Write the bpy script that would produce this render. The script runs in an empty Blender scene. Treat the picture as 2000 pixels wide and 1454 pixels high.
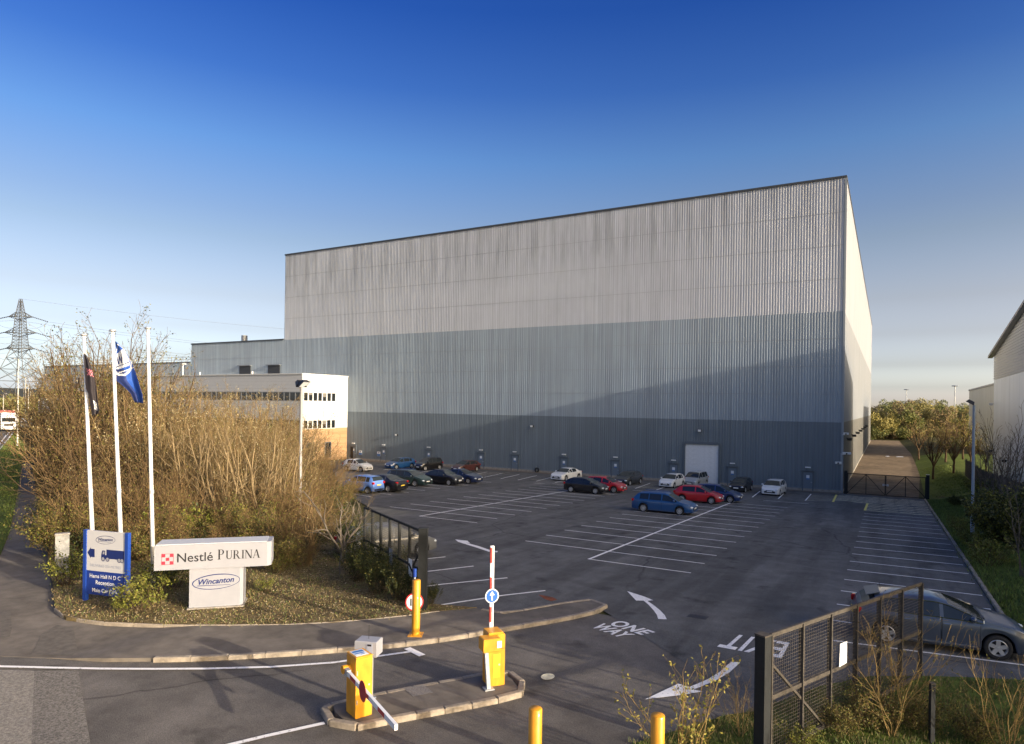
import bpy, bmesh, math, random
import numpy as np
from mathutils import Vector, Matrix
from mathutils.geometry import tessellate_polygon
R = math.radians
scene = bpy.context.scene
col = scene.collection

# ------------------------------------------------------------------ camera, light, exposure
F_PX, V_SHIFT, ROLL, CAM_Z = 1300.0, 65.7, math.atan(.0142), 6.6
FW = Vector((-.4904, .8714, 0)); RT = Vector((.8714, .4904, 0))
cam_d = bpy.data.cameras.new('camera'); cam = bpy.data.objects.new('camera', cam_d); col.objects.link(cam)
cam_d.sensor_width = 36; cam_d.lens = 36 * F_PX / 2000; cam_d.shift_y = V_SHIFT / 2000
cam_d.clip_start = .1; cam_d.clip_end = 8000
cr, sr = math.cos(ROLL), math.sin(ROLL)
cx = RT * cr + Vector((0, 0, 1)) * -sr * -1
up = Vector((0, 0, 1)) * cr - RT * sr
# image content turned clockwise by ROLL: camera rolled anticlockwise
cx = RT * cr + Vector((0, 0, 1)) * sr
m3 = Matrix((cx, up, -FW)).transposed()
cam.matrix_world = Matrix.Translation((0, 0, CAM_Z)) @ m3.to_4x4()
scene.camera = cam

SUN_EL, SUN_A = 12.0, 5.2     # sun low on the right, a little in front of the long facade
sv = Vector((math.cos(R(SUN_A)) * math.cos(R(SUN_EL)), -math.sin(R(SUN_A)) * math.cos(R(SUN_EL)), math.sin(R(SUN_EL))))
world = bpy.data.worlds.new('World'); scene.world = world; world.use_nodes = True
wn, wl = world.node_tree.nodes, world.node_tree.links
bg = wn['Background']
sky = wn.new('ShaderNodeTexSky'); sky.sky_type = 'NISHITA'; sky.sun_disc = False
sky.sun_elevation = R(SUN_EL); sky.sun_rotation = R(90 + SUN_A)
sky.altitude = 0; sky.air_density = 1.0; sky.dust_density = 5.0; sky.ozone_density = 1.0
# a clear evening sky deepens evenly with height, and stays pale towards the sun
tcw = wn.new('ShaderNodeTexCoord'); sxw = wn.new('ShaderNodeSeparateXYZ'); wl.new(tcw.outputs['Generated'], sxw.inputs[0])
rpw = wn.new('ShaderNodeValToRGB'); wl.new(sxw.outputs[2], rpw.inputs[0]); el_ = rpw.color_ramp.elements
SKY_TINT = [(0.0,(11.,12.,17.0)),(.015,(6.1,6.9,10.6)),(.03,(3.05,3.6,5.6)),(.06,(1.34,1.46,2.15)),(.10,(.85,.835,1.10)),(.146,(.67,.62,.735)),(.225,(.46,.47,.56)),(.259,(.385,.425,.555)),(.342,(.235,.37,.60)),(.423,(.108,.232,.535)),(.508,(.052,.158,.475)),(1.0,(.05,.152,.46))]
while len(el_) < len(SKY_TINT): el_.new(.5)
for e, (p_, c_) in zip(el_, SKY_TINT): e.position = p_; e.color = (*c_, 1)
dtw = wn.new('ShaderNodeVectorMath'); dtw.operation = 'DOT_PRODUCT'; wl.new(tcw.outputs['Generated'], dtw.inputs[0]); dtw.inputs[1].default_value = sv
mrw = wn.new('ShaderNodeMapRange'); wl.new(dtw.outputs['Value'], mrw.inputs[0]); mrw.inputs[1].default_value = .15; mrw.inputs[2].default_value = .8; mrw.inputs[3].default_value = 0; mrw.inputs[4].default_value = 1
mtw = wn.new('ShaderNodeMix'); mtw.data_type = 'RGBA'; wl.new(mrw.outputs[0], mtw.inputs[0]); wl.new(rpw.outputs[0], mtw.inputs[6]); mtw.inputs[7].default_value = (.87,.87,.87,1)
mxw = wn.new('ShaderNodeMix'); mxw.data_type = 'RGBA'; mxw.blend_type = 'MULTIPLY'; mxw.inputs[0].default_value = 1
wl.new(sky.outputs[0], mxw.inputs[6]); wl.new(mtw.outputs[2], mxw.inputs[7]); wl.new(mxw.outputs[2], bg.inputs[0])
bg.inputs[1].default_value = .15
sd = bpy.data.lights.new('sun', 'SUN'); so = bpy.data.objects.new('sun', sd); col.objects.link(so)
sd.energy = 2.35; sd.angle = R(.5); sd.color = (1, .88, .72)
so.rotation_euler = sv.to_track_quat('Z', 'Y').to_euler(); so.location = (60, -20, 40)
vs = scene.view_settings
scene.display_settings.display_device = 'sRGB'
vs.view_transform = 'Standard'; vs.look = 'None'; vs.gamma = 1; vs.use_curve_mapping = False
vs.exposure = 1.6

# ------------------------------------------------------------------ ground height and pixel -> ground point
def sstep(a, b, x):
    t = min(max((x - a) / (b - a), 0), 1); return t * t * (3 - 2 * t)
def lotz(y): return -.0393 * min(max(y - 20, 0), 60)
def bank_d(x, y): return (x + 13) * -.66 + (y - 17) * -.75
def gz(x, y):
    z = lotz(y)
    if z < 0:
        k = sstep(.5, 6, bank_d(x, y)); z *= 1 - k
    if x > 3.6: z += sstep(3.6, 9, x) * 1.1 * sstep(14, 24, y)
    return z
def ray(px, py):
    dx, dy = px - 1000, py - 727
    u = cr * dx + sr * dy; v = -sr * dx + cr * dy
    return RT * (u / F_PX) + FW + Vector((0, 0, -(v - V_SHIFT) / F_PX))
def G(px, py, lift=0.0):
    r = ray(px, py); z = 0.0
    for i in range(80):
        d = (z - CAM_Z) / r.z
        z = .5 * z + .5 * (gz(d * r.x, d * r.y) + lift)
    d = (z - CAM_Z) / r.z
    return Vector((d * r.x, d * r.y, z))
def atz(px, py, z):
    r = ray(px, py); return Vector((0, 0, CAM_Z)) + r * ((z - CAM_Z) / r.z)
def atd(px, py, d): return Vector((0, 0, CAM_Z)) + ray(px, py) * d
def onY(px, py, y):
    r = ray(px, py); return Vector((0, 0, CAM_Z)) + r * (y / r.y)
def onX(px, py, x):
    r = ray(px, py); return Vector((0, 0, CAM_Z)) + r * (x / r.x)
def depth(p): return p[0] * FW.x + p[1] * FW.y

# ------------------------------------------------------------------ materials
def M(name, c, rough=.6, metal=0.0, var=0.0, scale=6.0, bump=0.0, bscale=None, spec=.5, stretch=None, coat=0.0, c2=None, var2=0.0, scale2=.3, detail=4, det2=3):
    m = bpy.data.materials.new(name); m.use_nodes = True
    n, l = m.node_tree.nodes, m.node_tree.links
    p = n['Principled BSDF']
    p.inputs['Base Color'].default_value = (*c, 1); p.inputs['Roughness'].default_value = rough
    p.inputs['Metallic'].default_value = metal; p.inputs['Specular IOR Level'].default_value = spec
    p.inputs['Coat Weight'].default_value = coat; p.inputs['Coat Roughness'].default_value = .05
    if var or bump or c2:
        tc = n.new('ShaderNodeTexCoord'); src = tc.outputs['Object']
        if stretch:
            mp = n.new('ShaderNodeMapping'); mp.inputs['Scale'].default_value = stretch
            l.new(src, mp.inputs[0]); src = mp.outputs[0]
        def noise(s, d=4):
            t = n.new('ShaderNodeTexNoise'); t.inputs['Scale'].default_value = s; t.inputs['Detail'].default_value = d
            t.inputs['Roughness'].default_value = .6; l.new(src, t.inputs['Vector']); return t
        cur = None
        if var or c2:
            t = noise(scale, detail); rp = n.new('ShaderNodeValToRGB'); l.new(t.outputs[0], rp.inputs[0])
            a = [max(x * (1 - var), 0) for x in c]; b = list(c2) if c2 else [x * (1 + var) for x in c]
            rp.color_ramp.elements[0].position = .32; rp.color_ramp.elements[1].position = .68
            rp.color_ramp.elements[0].color = (*a, 1); rp.color_ramp.elements[1].color = (*b, 1)
            cur = rp.outputs[0]
            if var2:
                t2 = noise(scale2, det2); r2 = n.new('ShaderNodeMapRange'); l.new(t2.outputs[0], r2.inputs[0])
                r2.inputs[1].default_value = .3; r2.inputs[2].default_value = .7
                r2.inputs[3].default_value = 1 - var2; r2.inputs[4].default_value = 1 + var2
                mx = n.new('ShaderNodeMix'); mx.data_type = 'RGBA'; mx.blend_type = 'MULTIPLY'; mx.inputs[0].default_value = 1
                l.new(cur, mx.inputs[6]); l.new(r2.outputs[0], mx.inputs[7]); cur = mx.outputs[2]
            l.new(cur, p.inputs['Base Color'])
        if bump:
            t = noise(bscale or scale * 4, 3); bm = n.new('ShaderNodeBump'); bm.inputs['Strength'].default_value = bump
            bm.inputs['Distance'].default_value = .02
            l.new(t.outputs[0], bm.inputs['Height']); l.new(bm.outputs[0], p.inputs['Normal'])
    return m

# ------------------------------------------------------------------ mesh builder and scene tree
class MB:
    def __init__(s): s.v, s.f, s.m = [], [], []
    def add(s, vs, fs, m=0):
        o = len(s.v); s.v += [tuple(v) for v in vs]; s.f += [tuple(i + o for i in f) for f in fs]; s.m += [m] * len(fs); return s
    def boxb(s, x0, x1, y0, y1, z0, z1, m=0):
        return s.add([(x0,y0,z0),(x1,y0,z0),(x1,y1,z0),(x0,y1,z0),(x0,y0,z1),(x1,y0,z1),(x1,y1,z1),(x0,y1,z1)],
                     [(3,2,1,0),(4,5,6,7),(0,1,5,4),(1,2,6,5),(2,3,7,6),(3,0,4,7)], m)
    def box(s, c, d, rz=0, m=0, bev=0):
        x, y, z = d[0]/2, d[1]/2, d[2]/2; ca, sa = math.cos(rz), math.sin(rz)
        if bev:
            b = bev; pts = []
            ring = lambda i, zz: [(-x+i,-y+i,zz),(x-i,-y+i,zz),(x-i,y-i,zz),(-x+i,y-i,zz)]
            lv = ring(b,-z)+ring(0,-z+b)+ring(0,z-b)+ring(b,z)
            fs = [(3,2,1,0),(12,13,14,15)]
            for k in range(3):
                for i in range(4): fs.append((4*k+i, 4*k+(i+1)%4, 4*k+4+(i+1)%4, 4*k+4+i))
            return s.add([(c[0]+p[0]*ca-p[1]*sa, c[1]+p[0]*sa+p[1]*ca, c[2]+p[2]) for p in lv], fs, m)
        pts = [(-x,-y,-z),(x,-y,-z),(x,y,-z),(-x,y,-z),(-x,-y,z),(x,-y,z),(x,y,z),(-x,y,z)]
        return s.add([(c[0]+p[0]*ca-p[1]*sa, c[1]+p[0]*sa+p[1]*ca, c[2]+p[2]) for p in pts],
                     [(3,2,1,0),(4,5,6,7),(0,1,5,4),(1,2,6,5),(2,3,7,6),(3,0,4,7)], m)
    def beam(s, a, b, w, h, m=0, upv=(0,0,1)):
        a, b = Vector(a), Vector(b); d = (b - a).normalized(); u = Vector(upv)
        if abs(d.dot(u)) > .98: u = Vector((1,0,0))
        r = d.cross(u).normalized(); u = r.cross(d)
        c = [(-w/2,-h/2),(w/2,-h/2),(w/2,h/2),(-w/2,h/2)]
        return s.add([a+r*i+u*j for i,j in c]+[b+r*i+u*j for i,j in c],
                     [(3,2,1,0),(4,5,6,7),(0,1,5,4),(1,2,6,5),(2,3,7,6),(3,0,4,7)][::1], m)
    def tube(s, a, b, r0, r1=None, n=8, m=0, caps=True):
        r1 = r0 if r1 is None else r1
        a, b = Vector(a), Vector(b); d = (b - a).normalized(); u = Vector((0,0,1)) if abs(d.z) < .9 else Vector((1,0,0))
        p = d.cross(u).normalized(); q = d.cross(p)
        vs = [a+(p*math.cos(2*math.pi*i/n)+q*math.sin(2*math.pi*i/n))*r0 for i in range(n)]+[b+(p*math.cos(2*math.pi*i/n)+q*math.sin(2*math.pi*i/n))*r1 for i in range(n)]
        fs = [(i,n+i,n+(i+1)%n,(i+1)%n) for i in range(n)]
        if caps: fs += [tuple(range(n)), tuple(range(2*n-1,n-1,-1))]
        return s.add(vs, fs, m)
    def lathe(s, prof, n=16, c=(0,0,0), ax=((1,0,0),(0,1,0),(0,0,1)), m=0):
        X, Y, Z = map(Vector, ax); c = Vector(c); vs, fs = [], []
        for r, z in prof:
            for i in range(n):
                t = 2*math.pi*i/n; vs.append(c+X*(r*math.cos(t))+Y*(r*math.sin(t))+Z*z)
        for k in range(len(prof)-1):
            for i in range(n): fs.append((k*n+i,k*n+(i+1)%n,(k+1)*n+(i+1)%n,(k+1)*n+i))
        return s.add(vs, fs, m)
    def ext(s, poly, vec, m=0):
        poly = [Vector(p) for p in poly]; v = Vector(vec); n = len(poly)
        fs = [tuple(range(n-1,-1,-1)), tuple(range(n,2*n))]+[(i,(i+1)%n,n+(i+1)%n,n+i) for i in range(n)]
        return s.add(poly+[p+v for p in poly], fs, m)
    def ell(s, c, r, n=10, k=6, m=0):
        vs, fs = [], []
        for j in range(k+1):
            ph = math.pi*j/k
            for i in range(n):
                t = 2*math.pi*i/n
                vs.append((c[0]+r[0]*math.sin(ph)*math.cos(t), c[1]+r[1]*math.sin(ph)*math.sin(t), c[2]+r[2]*math.cos(ph)))
        for j in range(k):
            for i in range(n): fs.append((j*n+i,(j+1)*n+i,(j+1)*n+(i+1)%n,j*n+(i+1)%n))
        return s.add(vs, fs, m)
    def poly(s, pts, m=0): return s.add(pts, [tuple(range(len(pts)))], m)
    def mesh(s, name, mats, smooth=False, off=None):
        me = bpy.data.meshes.new(name)
        v = [(a-off[0],b-off[1],c-off[2]) for a,b,c in s.v] if off else s.v
        me.from_pydata(v, [], s.f); me.validate(clean_customdata=False)
        for mt in (mats if isinstance(mats, (list, tuple)) else [mats]): me.materials.append(mt)
        if len(me.polygons) == len(s.m): me.polygons.foreach_set('material_index', s.m)
        if smooth: me.polygons.foreach_set('use_smooth', [True]*len(me.polygons))
        me.update(); return me
    def build(s, name, mats, parent=None, smooth=False, world=False):
        off = None
        if world and parent is not None:
            r = parent
            while r.parent: r = r.parent
            off = r.location
        me = s.mesh(name, mats, smooth, off)
        return link(name, me, parent)
def link(name, data, parent=None):
    o = bpy.data.objects.new(name, data); col.objects.link(o)
    if parent is not None: o.parent = parent
    return o
def tag(o, label=None, cat=None, group=None, kind=None):
    if label: o['label'] = label
    if cat: o['category'] = cat
    if group: o['group'] = group
    if kind: o['kind'] = kind
    return o
def thing(name, label, cat, loc=(0,0,0), rz=0, group=None):
    o = bpy.data.objects.new(name, None); col.objects.link(o); o.empty_display_size = .3
    o.location = loc; o.rotation_euler = (0,0,rz); return tag(o, label, cat, group)
def dup(root, loc, rz=0, sc=1.0, label=None, group=None):
    def cp(o, par):
        c = o.copy(); col.objects.link(c)
        if par is not None: c.parent = par
        for ch in kids.get(o, []): cp(ch, c)
        return c
    kids = {}
    st = [root]
    while st:
        o = st.pop(); ks = list(o.children); kids[o] = ks; st += ks
    c = cp(root, None); c.location = loc; c.rotation_euler = (0,0,rz); c.scale = (sc,)*3 if not isinstance(sc, tuple) else sc
    if label: c['label'] = label
    if group: c['group'] = group
    return c
def fastmesh(name, V, Fc, mats, mi=None, smooth=False):
    """V (n,3) array, Fc (m,k) array, all faces with k corners"""
    me = bpy.data.meshes.new(name); k = Fc.shape[1]; nf = len(Fc)
    me.vertices.add(len(V)); me.vertices.foreach_set('co', np.asarray(V, dtype=np.float32).ravel())
    me.loops.add(nf*k); me.loops.foreach_set('vertex_index', np.asarray(Fc, dtype=np.int32).ravel())
    me.polygons.add(nf); me.polygons.foreach_set('loop_start', np.arange(0, nf*k, k, dtype=np.int32))
    for m in (mats if isinstance(mats, (list, tuple)) else [mats]): me.materials.append(m)
    if mi is not None: me.polygons.foreach_set('material_index', np.asarray(mi, dtype=np.int32))
    if smooth: me.polygons.foreach_set('use_smooth', np.ones(nf, dtype=bool))
    me.update(calc_edges=True); return me
_fc = None
def text2d(s, size=1.0, shear=0.0, bold=0.0, spacing=1.0):
    """flat filled outline of a line of text: (verts xy, faces, width)"""
    cu = bpy.data.curves.new('lettering', 'FONT'); cu.body = s; cu.size = size; cu.shear = shear; cu.offset = bold
    cu.space_character = spacing; cu.resolution_u = 3; cu.align_x = 'CENTER'; cu.align_y = 'CENTER'
    o = bpy.data.objects.new('lettering', cu); col.objects.link(o)
    dg = bpy.context.evaluated_depsgraph_get(); me = bpy.data.meshes.new_from_object(o.evaluated_get(dg))
    vs = [(v.co.x, v.co.y) for v in me.vertices]; fs = [tuple(p.vertices) for p in me.polygons]
    bpy.data.objects.remove(o); bpy.data.curves.remove(cu); bpy.data.meshes.remove(me)
    return vs, fs
def put_text(mb, s, c, ex, ey, width=None, size=None, m=0, **k):
    vs, fs = text2d(s, 1.0, **k)
    x0, x1 = min(v[0] for v in vs), max(v[0] for v in vs); y0, y1 = min(v[1] for v in vs), max(v[1] for v in vs)
    sc = width/(x1-x0) if width else size/(y1-y0)
    c, ex, ey = Vector(c), Vector(ex), Vector(ey); mx, my = (x0+x1)/2, (y0+y1)/2
    return mb.add([c+ex*((x-mx)*sc)+ey*((y-my)*sc) for x, y in vs], fs, m)

# palette
def asphalt(name, c, tracks=(.9,.06,1), spots=.75, seam=True):
    """worn tarmac: speckle, mottling, tyre-polished streaks, oil spots, hairline cracks"""
    m = bpy.data.materials.new(name); m.use_nodes = True; n, l = m.node_tree.nodes, m.node_tree.links; p = n['Principled BSDF']
    p.inputs['Roughness'].default_value = .92; p.inputs['Specular IOR Level'].default_value = .25; tc = n.new('ShaderNodeTexCoord')
    def nz(sc, st=(1,1,1), d=4, ro=.6):
        mp = n.new('ShaderNodeMapping'); mp.inputs['Scale'].default_value = st; l.new(tc.outputs['Object'], mp.inputs[0])
        t = n.new('ShaderNodeTexNoise'); t.inputs['Scale'].default_value = sc; t.inputs['Detail'].default_value = d; t.inputs['Roughness'].default_value = ro; l.new(mp.outputs[0], t.inputs['Vector']); return t.outputs[0]
    def rng(q, a, b, c0, d0):
        r = n.new('ShaderNodeMapRange'); l.new(q, r.inputs[0])
        for i, v in enumerate((a,b,c0,d0)): r.inputs[i+1].default_value = v
        return r.outputs[0]
    def mul(a, b):
        x = n.new('ShaderNodeMath'); x.operation = 'MULTIPLY'; l.new(a, x.inputs[0]); l.new(b, x.inputs[1]); return x.outputs[0]
    f = rng(nz(38, d=2), .3, .7, .72, 1.28)
    f = mul(f, rng(nz(1.3, d=5), .3, .7, .80, 1.2)); f = mul(f, rng(nz(.13, d=6), .3, .7, .82, 1.18))
    f = mul(f, rng(nz(1.0, tracks, 4), .42, .62, 1.08, .76)); f = mul(f, rng(nz(.75, d=3, ro=.5), .62, .72, 1, 1-spots*.6))
    vo = n.new('ShaderNodeTexVoronoi'); vo.feature = 'DISTANCE_TO_EDGE'; vo.inputs['Scale'].default_value = .16; mp = n.new('ShaderNodeMapping')
    wv = n.new('ShaderNodeMix'); wv.data_type = 'RGBA'; wv.inputs[0].default_value = .5; t = n.new('ShaderNodeTexNoise'); t.inputs['Scale'].default_value = .5; t.inputs['Detail'].default_value = 6
    l.new(tc.outputs['Object'], t.inputs['Vector']); l.new(tc.outputs['Object'], wv.inputs[6]); l.new(t.outputs['Color'], wv.inputs[7]); l.new(wv.outputs[2], vo.inputs['Vector'])
    cr_ = rng(vo.outputs['Distance'], 0.0, .005, .5, 1.0)
    msk = rng(nz(.09, d=2), .44, .52, 0, 1); cm = n.new('ShaderNodeMix'); cm.data_type = 'FLOAT'; l.new(msk, cm.inputs[0]); cm.inputs[2].default_value = 1; l.new(cr_, cm.inputs[3]); f = mul(f, cm.outputs[0])
    mx = n.new('ShaderNodeMix'); mx.data_type = 'RGBA'; mx.blend_type = 'MULTIPLY'; mx.inputs[0].default_value = 1; mx.inputs[6].default_value = (*c, 1); l.new(f, mx.inputs[7]); l.new(mx.outputs[2], p.inputs['Base Color'])
    bm = n.new('ShaderNodeBump'); bm.inputs['Strength'].default_value = .6; bm.inputs['Distance'].default_value = .02; l.new(nz(60, d=3), bm.inputs['Height']); l.new(bm.outputs[0], p.inputs['Normal']); return m
asph = asphalt('lot_asphalt', (.118,.116,.111)); road_m = asphalt('road_asphalt', (.135,.122,.108), (.3,.3,1))
road_pale = M('worn_pale_asphalt', (.235,.215,.185), .95, var=.35, scale=18, bump=.9, bscale=40, spec=.2)
road_mid = M('chipped_asphalt', (.175,.16,.14), .95, var=.5, scale=22, bump=1, bscale=40, spec=.2)
foot_m = M('footway_asphalt', (.155,.135,.113), .95, var=.2, scale=2, bump=.6, bscale=60, var2=.2, scale2=.4, spec=.2, det2=5)
foot_pale = M('footway_patch', (.13,.115,.098), .95, var=.2, scale=5, bump=.6, bscale=60, spec=.2)
kerb_m = M('kerb_concrete', (.30,.255,.20), .9, var=.3, scale=5, bump=.5, bscale=50, spec=.2)
def wornpaint(name, c, under, amount=.57):
    m = M(name, c, .8, spec=.3); n, l = m.node_tree.nodes, m.node_tree.links; tc = n.new('ShaderNodeTexCoord')
    t = n.new('ShaderNodeTexNoise'); t.inputs['Scale'].default_value = 14; t.inputs['Detail'].default_value = 6; t.inputs['Roughness'].default_value = .7; l.new(tc.outputs['Object'], t.inputs['Vector'])
    r = n.new('ShaderNodeMapRange'); l.new(t.outputs[0], r.inputs[0]); r.inputs[1].default_value = amount; r.inputs[2].default_value = amount+.08; r.inputs[3].default_value = 0; r.inputs[4].default_value = .8
    x = n.new('ShaderNodeMix'); x.data_type = 'RGBA'; l.new(r.outputs[0], x.inputs[0]); x.inputs[6].default_value = (*c,1); x.inputs[7].default_value = (*under,1); l.new(x.outputs[2], n['Principled BSDF'].inputs['Base Color']); return m
paint_w = wornpaint('road_paint_white', (.84,.82,.79), (.2,.19,.18))
paint_dull = M('road_paint_cream', (.72,.66,.46), .85, var=.25, scale=6, spec=.2)
paint_y = M('road_paint_yellow', (.78,.68,.16), .85, var=.2, scale=6, spec=.2)
soil = M('bed_soil', (.15,.11,.062), .95, var=.55, scale=7, bump=1, bscale=25, spec=.1, c2=(.21,.16,.075), var2=.3, scale2=.8)
grass_m = M('grass_turf', (.10,.14,.027), .95, var=.4, scale=3, bump=1, bscale=25, spec=.1, c2=(.12,.15,.03), var2=.3, scale2=.15)
rough_m = M('rough_ground', (.075,.07,.032), .95, var=.45, scale=2, bump=1, bscale=15, spec=.1, c2=(.10,.105,.035), var2=.3, scale2=.1)
white_m = M('white_panel', (.295,.30,.33), .45, var=.04, scale=3)
yel = M('barrier_yellow', (.62,.265,.010), .48, c2=(.72,.34,.016), var=.12, scale=5, coat=.1, var2=.12, scale2=1.7, stretch=(1,1,.35))
dkgreen = M('dark_green_paint', (.009,.011,.012), .8, var=.25, scale=8)
gal = M('galvanised_steel', (.42,.44,.46), .5, metal=.5, var=.15, scale=12)
black = M('black_plastic', (.012,.012,.013), .5)
red_m = M('sign_red', (.50,.02,.025), .45)
blue_m = M('sign_blue', (.012,.05,.28), .4)
navy = M('print_navy', (.008,.02,.12), .5)
blackp = M('print_black', (.012,.012,.014), .6)
greyp = M('print_grey', (.30,.33,.42), .6)
glass_d = M('dark_glass', (.012,.015,.018), .06, spec=.8)
concrete = M('concrete', (.30,.27,.23), .9, var=.2, scale=4, bump=.4, bscale=40)
# ------------------------------------------------------------------ THE SETTING
def struct(o): o['kind'] = 'structure'; return o
def axis(lo, hi, step, far):
    a = list(np.arange(lo, hi + .01, step)); b = []; d = step; x = hi
    while x < far: d *= 1.35; x += d; b.append(x)
    c = []; d = step; x = lo
    while x > -far: d *= 1.35; x -= d; c.append(x)
    return c[::-1] + a + b
gx, gy = axis(-150, 20, 2, 4000), axis(-4, 110, 2, 4000)
V = [(x, y, gz(x, y) - .02) for y in gy for x in gx]
nx = len(gx)
Fq = [(j*nx+i, j*nx+i+1, (j+1)*nx+i+1, (j+1)*nx+i) for j in range(len(gy)-1) for i in range(nx-1)]
field_m = M('field_grass', (.055,.065,.020), .95, var=.35, scale=.8, bump=.6, bscale=8, spec=.1, c2=(.10,.085,.032), var2=.35, scale2=.03)
ground = struct(link('ground', fastmesh('ground', V, np.array(Fq), field_m, smooth=True)))

def sheet(name, pts, lift, mat, parent=None, dense=None, kind=True, skirt=0):
    """flat-lying sheet following the ground: polygon in x,y cut where the ground bends"""
    lf = lift if callable(lift) else (lambda x, y: lift)
    bm = bmesh.new(); vs = [bm.verts.new((p[0], p[1], 0)) for p in pts]
    for t in tessellate_polygon([[Vector((p[0], p[1], 0)) for p in pts]]): bm.faces.new([vs[i] for i in t])
    cuts = [((0,20,0),(0,1,0)),((0,80,0),(0,1,0))]
    if dense:
        x0,x1,y0,y1,st = dense
        cuts += [((x,0,0),(1,0,0)) for x in np.arange(x0,x1,st)]+[((0,y,0),(0,1,0)) for y in np.arange(y0,y1,st)]
    for c, n in cuts:
        bmesh.ops.bisect_plane(bm, geom=bm.verts[:]+bm.edges[:]+bm.faces[:], plane_co=c, plane_no=n)
    bm.normal_update()
    for f in bm.faces:
        if f.normal.z < 0: f.normal_flip()
    for v in bm.verts: v.co.z = gz(v.co.x, v.co.y) + lf(v.co.x, v.co.y)
    if skirt:
        be = [e for e in bm.edges if len(e.link_faces) == 1]
        r = bmesh.ops.extrude_edge_only(bm, edges=be)
        for g in r['geom']:
            if isinstance(g, bmesh.types.BMVert): g.co.z -= skirt
    me = bpy.data.meshes.new(name); bm.to_mesh(me); bm.free(); me.materials.append(mat)
    o = link(name, me, parent)
    if parent is None and kind: struct(o)
    return o
def gp(pts): return [tuple(G(*p)[:2]) for p in pts]
def strip(pts, w):
    """polygon of a painted line of width w along xy points"""
    L, Rr = [], []
    for i, p in enumerate(pts):
        a = Vector(pts[max(i-1,0)][:2]); b = Vector(pts[min(i+1,len(pts)-1)][:2]); d = (b-a).normalized(); n = Vector((-d.y, d.x))*w/2
        L.append((p[0]-n.x, p[1]-n.y)); Rr.append((p[0]+n.x, p[1]+n.y))
    return L + Rr[::-1]

# carriageway in front, then the car park sheet running down to the long facade
kerb_px = [(-60,1280),(0,1283),(100,1287),(200,1294),(300,1293),(400,1291),(520,1284),(600,1279),(660,1274),(760,1266),(832,1258),(905,1247),(942,1240),(990,1232),(1050,1222),(1110,1211),(1160,1199),(1181,1191)]
kerb = gp(kerb_px)
E_ = G(1300,1310)
road = sheet('road', [(-70,-40),(20,-40),(20,12.0),(3.4,12.0),(3.4,19.9),(-12.4,19.9),(-14,16),(-70,16)], .006, road_m)
lot = sheet('car_park', [(3.4,79.9),(3.4,20.8)]+gp([(1810,1322),(1700,1322),(1600,1342),(1480,1388),(1150,1178),(1050,1194),(985,1206),(930,1195),(835,1190)])+[(-17,20.5),(-27,32.3),(-40,42),(-62,63.2),(-72,72.6),(-75.1,79.9)], .016, asph)
alley_m = M('alley_surface', (.17,.125,.08), .95, var=.3, scale=1.2, bump=.6, bscale=20, spec=.15, var2=.25, scale2=.2)
alley = sheet('alley_road', [(-3.98,80.0),(3.0,80.0),(4.2,110),(4.6,160),(3.4,232),(-3.98,232)], .016, alley_m)
apron = sheet('paving_strip', [(-75,77.9),(-75,80.12),(-4.2,80.12),(-4.2,78.7),(-30,78.4)], .022, M('paving_strip', (.16,.125,.09), .95, var=.3, scale=3, bump=.5, bscale=30))
# paler strips of old surfacing at the road mouth
sheet('worn_surface', gp([(-60,1308),(66,1312),(60,1470),(-60,1470)]), .018, road_pale, road)
sheet('chipped_surface', gp([(66,1312),(152,1311),(165,1390),(178,1470),(60,1470)]), .018, road_mid, road)
# footway and its kerb
bed_edge_px = [(60,905),(70,960),(80,1040),(92,1110),(104,1160),(106,1195),(128,1213),(200,1223),(300,1227),(420,1229),(560,1227),(650,1223),(750,1214),(800,1209),(860,1200),(930,1194)]
bed_edge = gp(bed_edge_px)
fw = gp([(-80,1281)])+kerb[1:]+gp([(1170,1181),(1150,1178),(1050,1194),(985,1206)])+bed_edge[::-1]+gp([(42,905),(30,980),(18,1040),(0,1085),(-80,1130)])
def foot_lift(x, y): return .014+.088*sstep(-18.6,-17.0,x)
pavement = sheet('pavement', fw, foot_lift, foot_m, skirt=.1, dense=(-19,-16.5,0,1,.4))
sheet('pavement_patch', gp([(-40,1190),(20,1195),(22,1230),(18,1245),(-40,1250)]), lambda x, y: foot_lift(x,y)+.005, foot_pale, pavement)
sheet('pavement_patch', gp([(110,1222),(142,1226),(150,1270),(140,1284),(60,1281),(80,1240)]), lambda x, y: foot_lift(x,y)+.005, foot_pale, pavement)
gcoord = bed_edge[::-1]
# planted bed: a low mound behind the footway up to the thicket
bed = sheet('planted_bed', bed_edge[4:]+gp([(835,1186),(800,1120),(740,1060)])+[(-34,36),(-47,45)]+[(-58,30)]+gp([(66,930)]), .12, soil, skirt=.15)
verge = sheet('grass_verge', gp([(0,1085),(18,1040),(30,980),(42,905),(47,872),(28,848),(0,878)])+gp([(-60,930),(-60,1105)]), .06, grass_m, skirt=.08)
bankp = [(3.62,79),(3.62,20.9)]+gp([(1810,1322),(1700,1322),(1600,1342),(1480,1390),(1420,1398),(1217,1460)])+[(3,7.5),(40,7),(40,150),(4.6,150),(4.2,110),(3.62,84)]
bank = sheet('grass_bank', bankp, .02, grass_m, dense=(4,12,20,90,1.5))
lroad = sheet('side_road', [tuple(G(*p)[:2]) for p in [(-200,1040),(-8,890),(22,850),(32,838),(26,832),(-60,842)]]+[(-150,60)], .03, road_m)
sheet('edge_line', strip(gp([(0,879),(12,862),(23,848)]), .22), .04, paint_w, lroad)
sheet('edge_line', strip(gp([(-3,870),(8,855),(17,845)]), .18), .04, paint_w, lroad)

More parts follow.
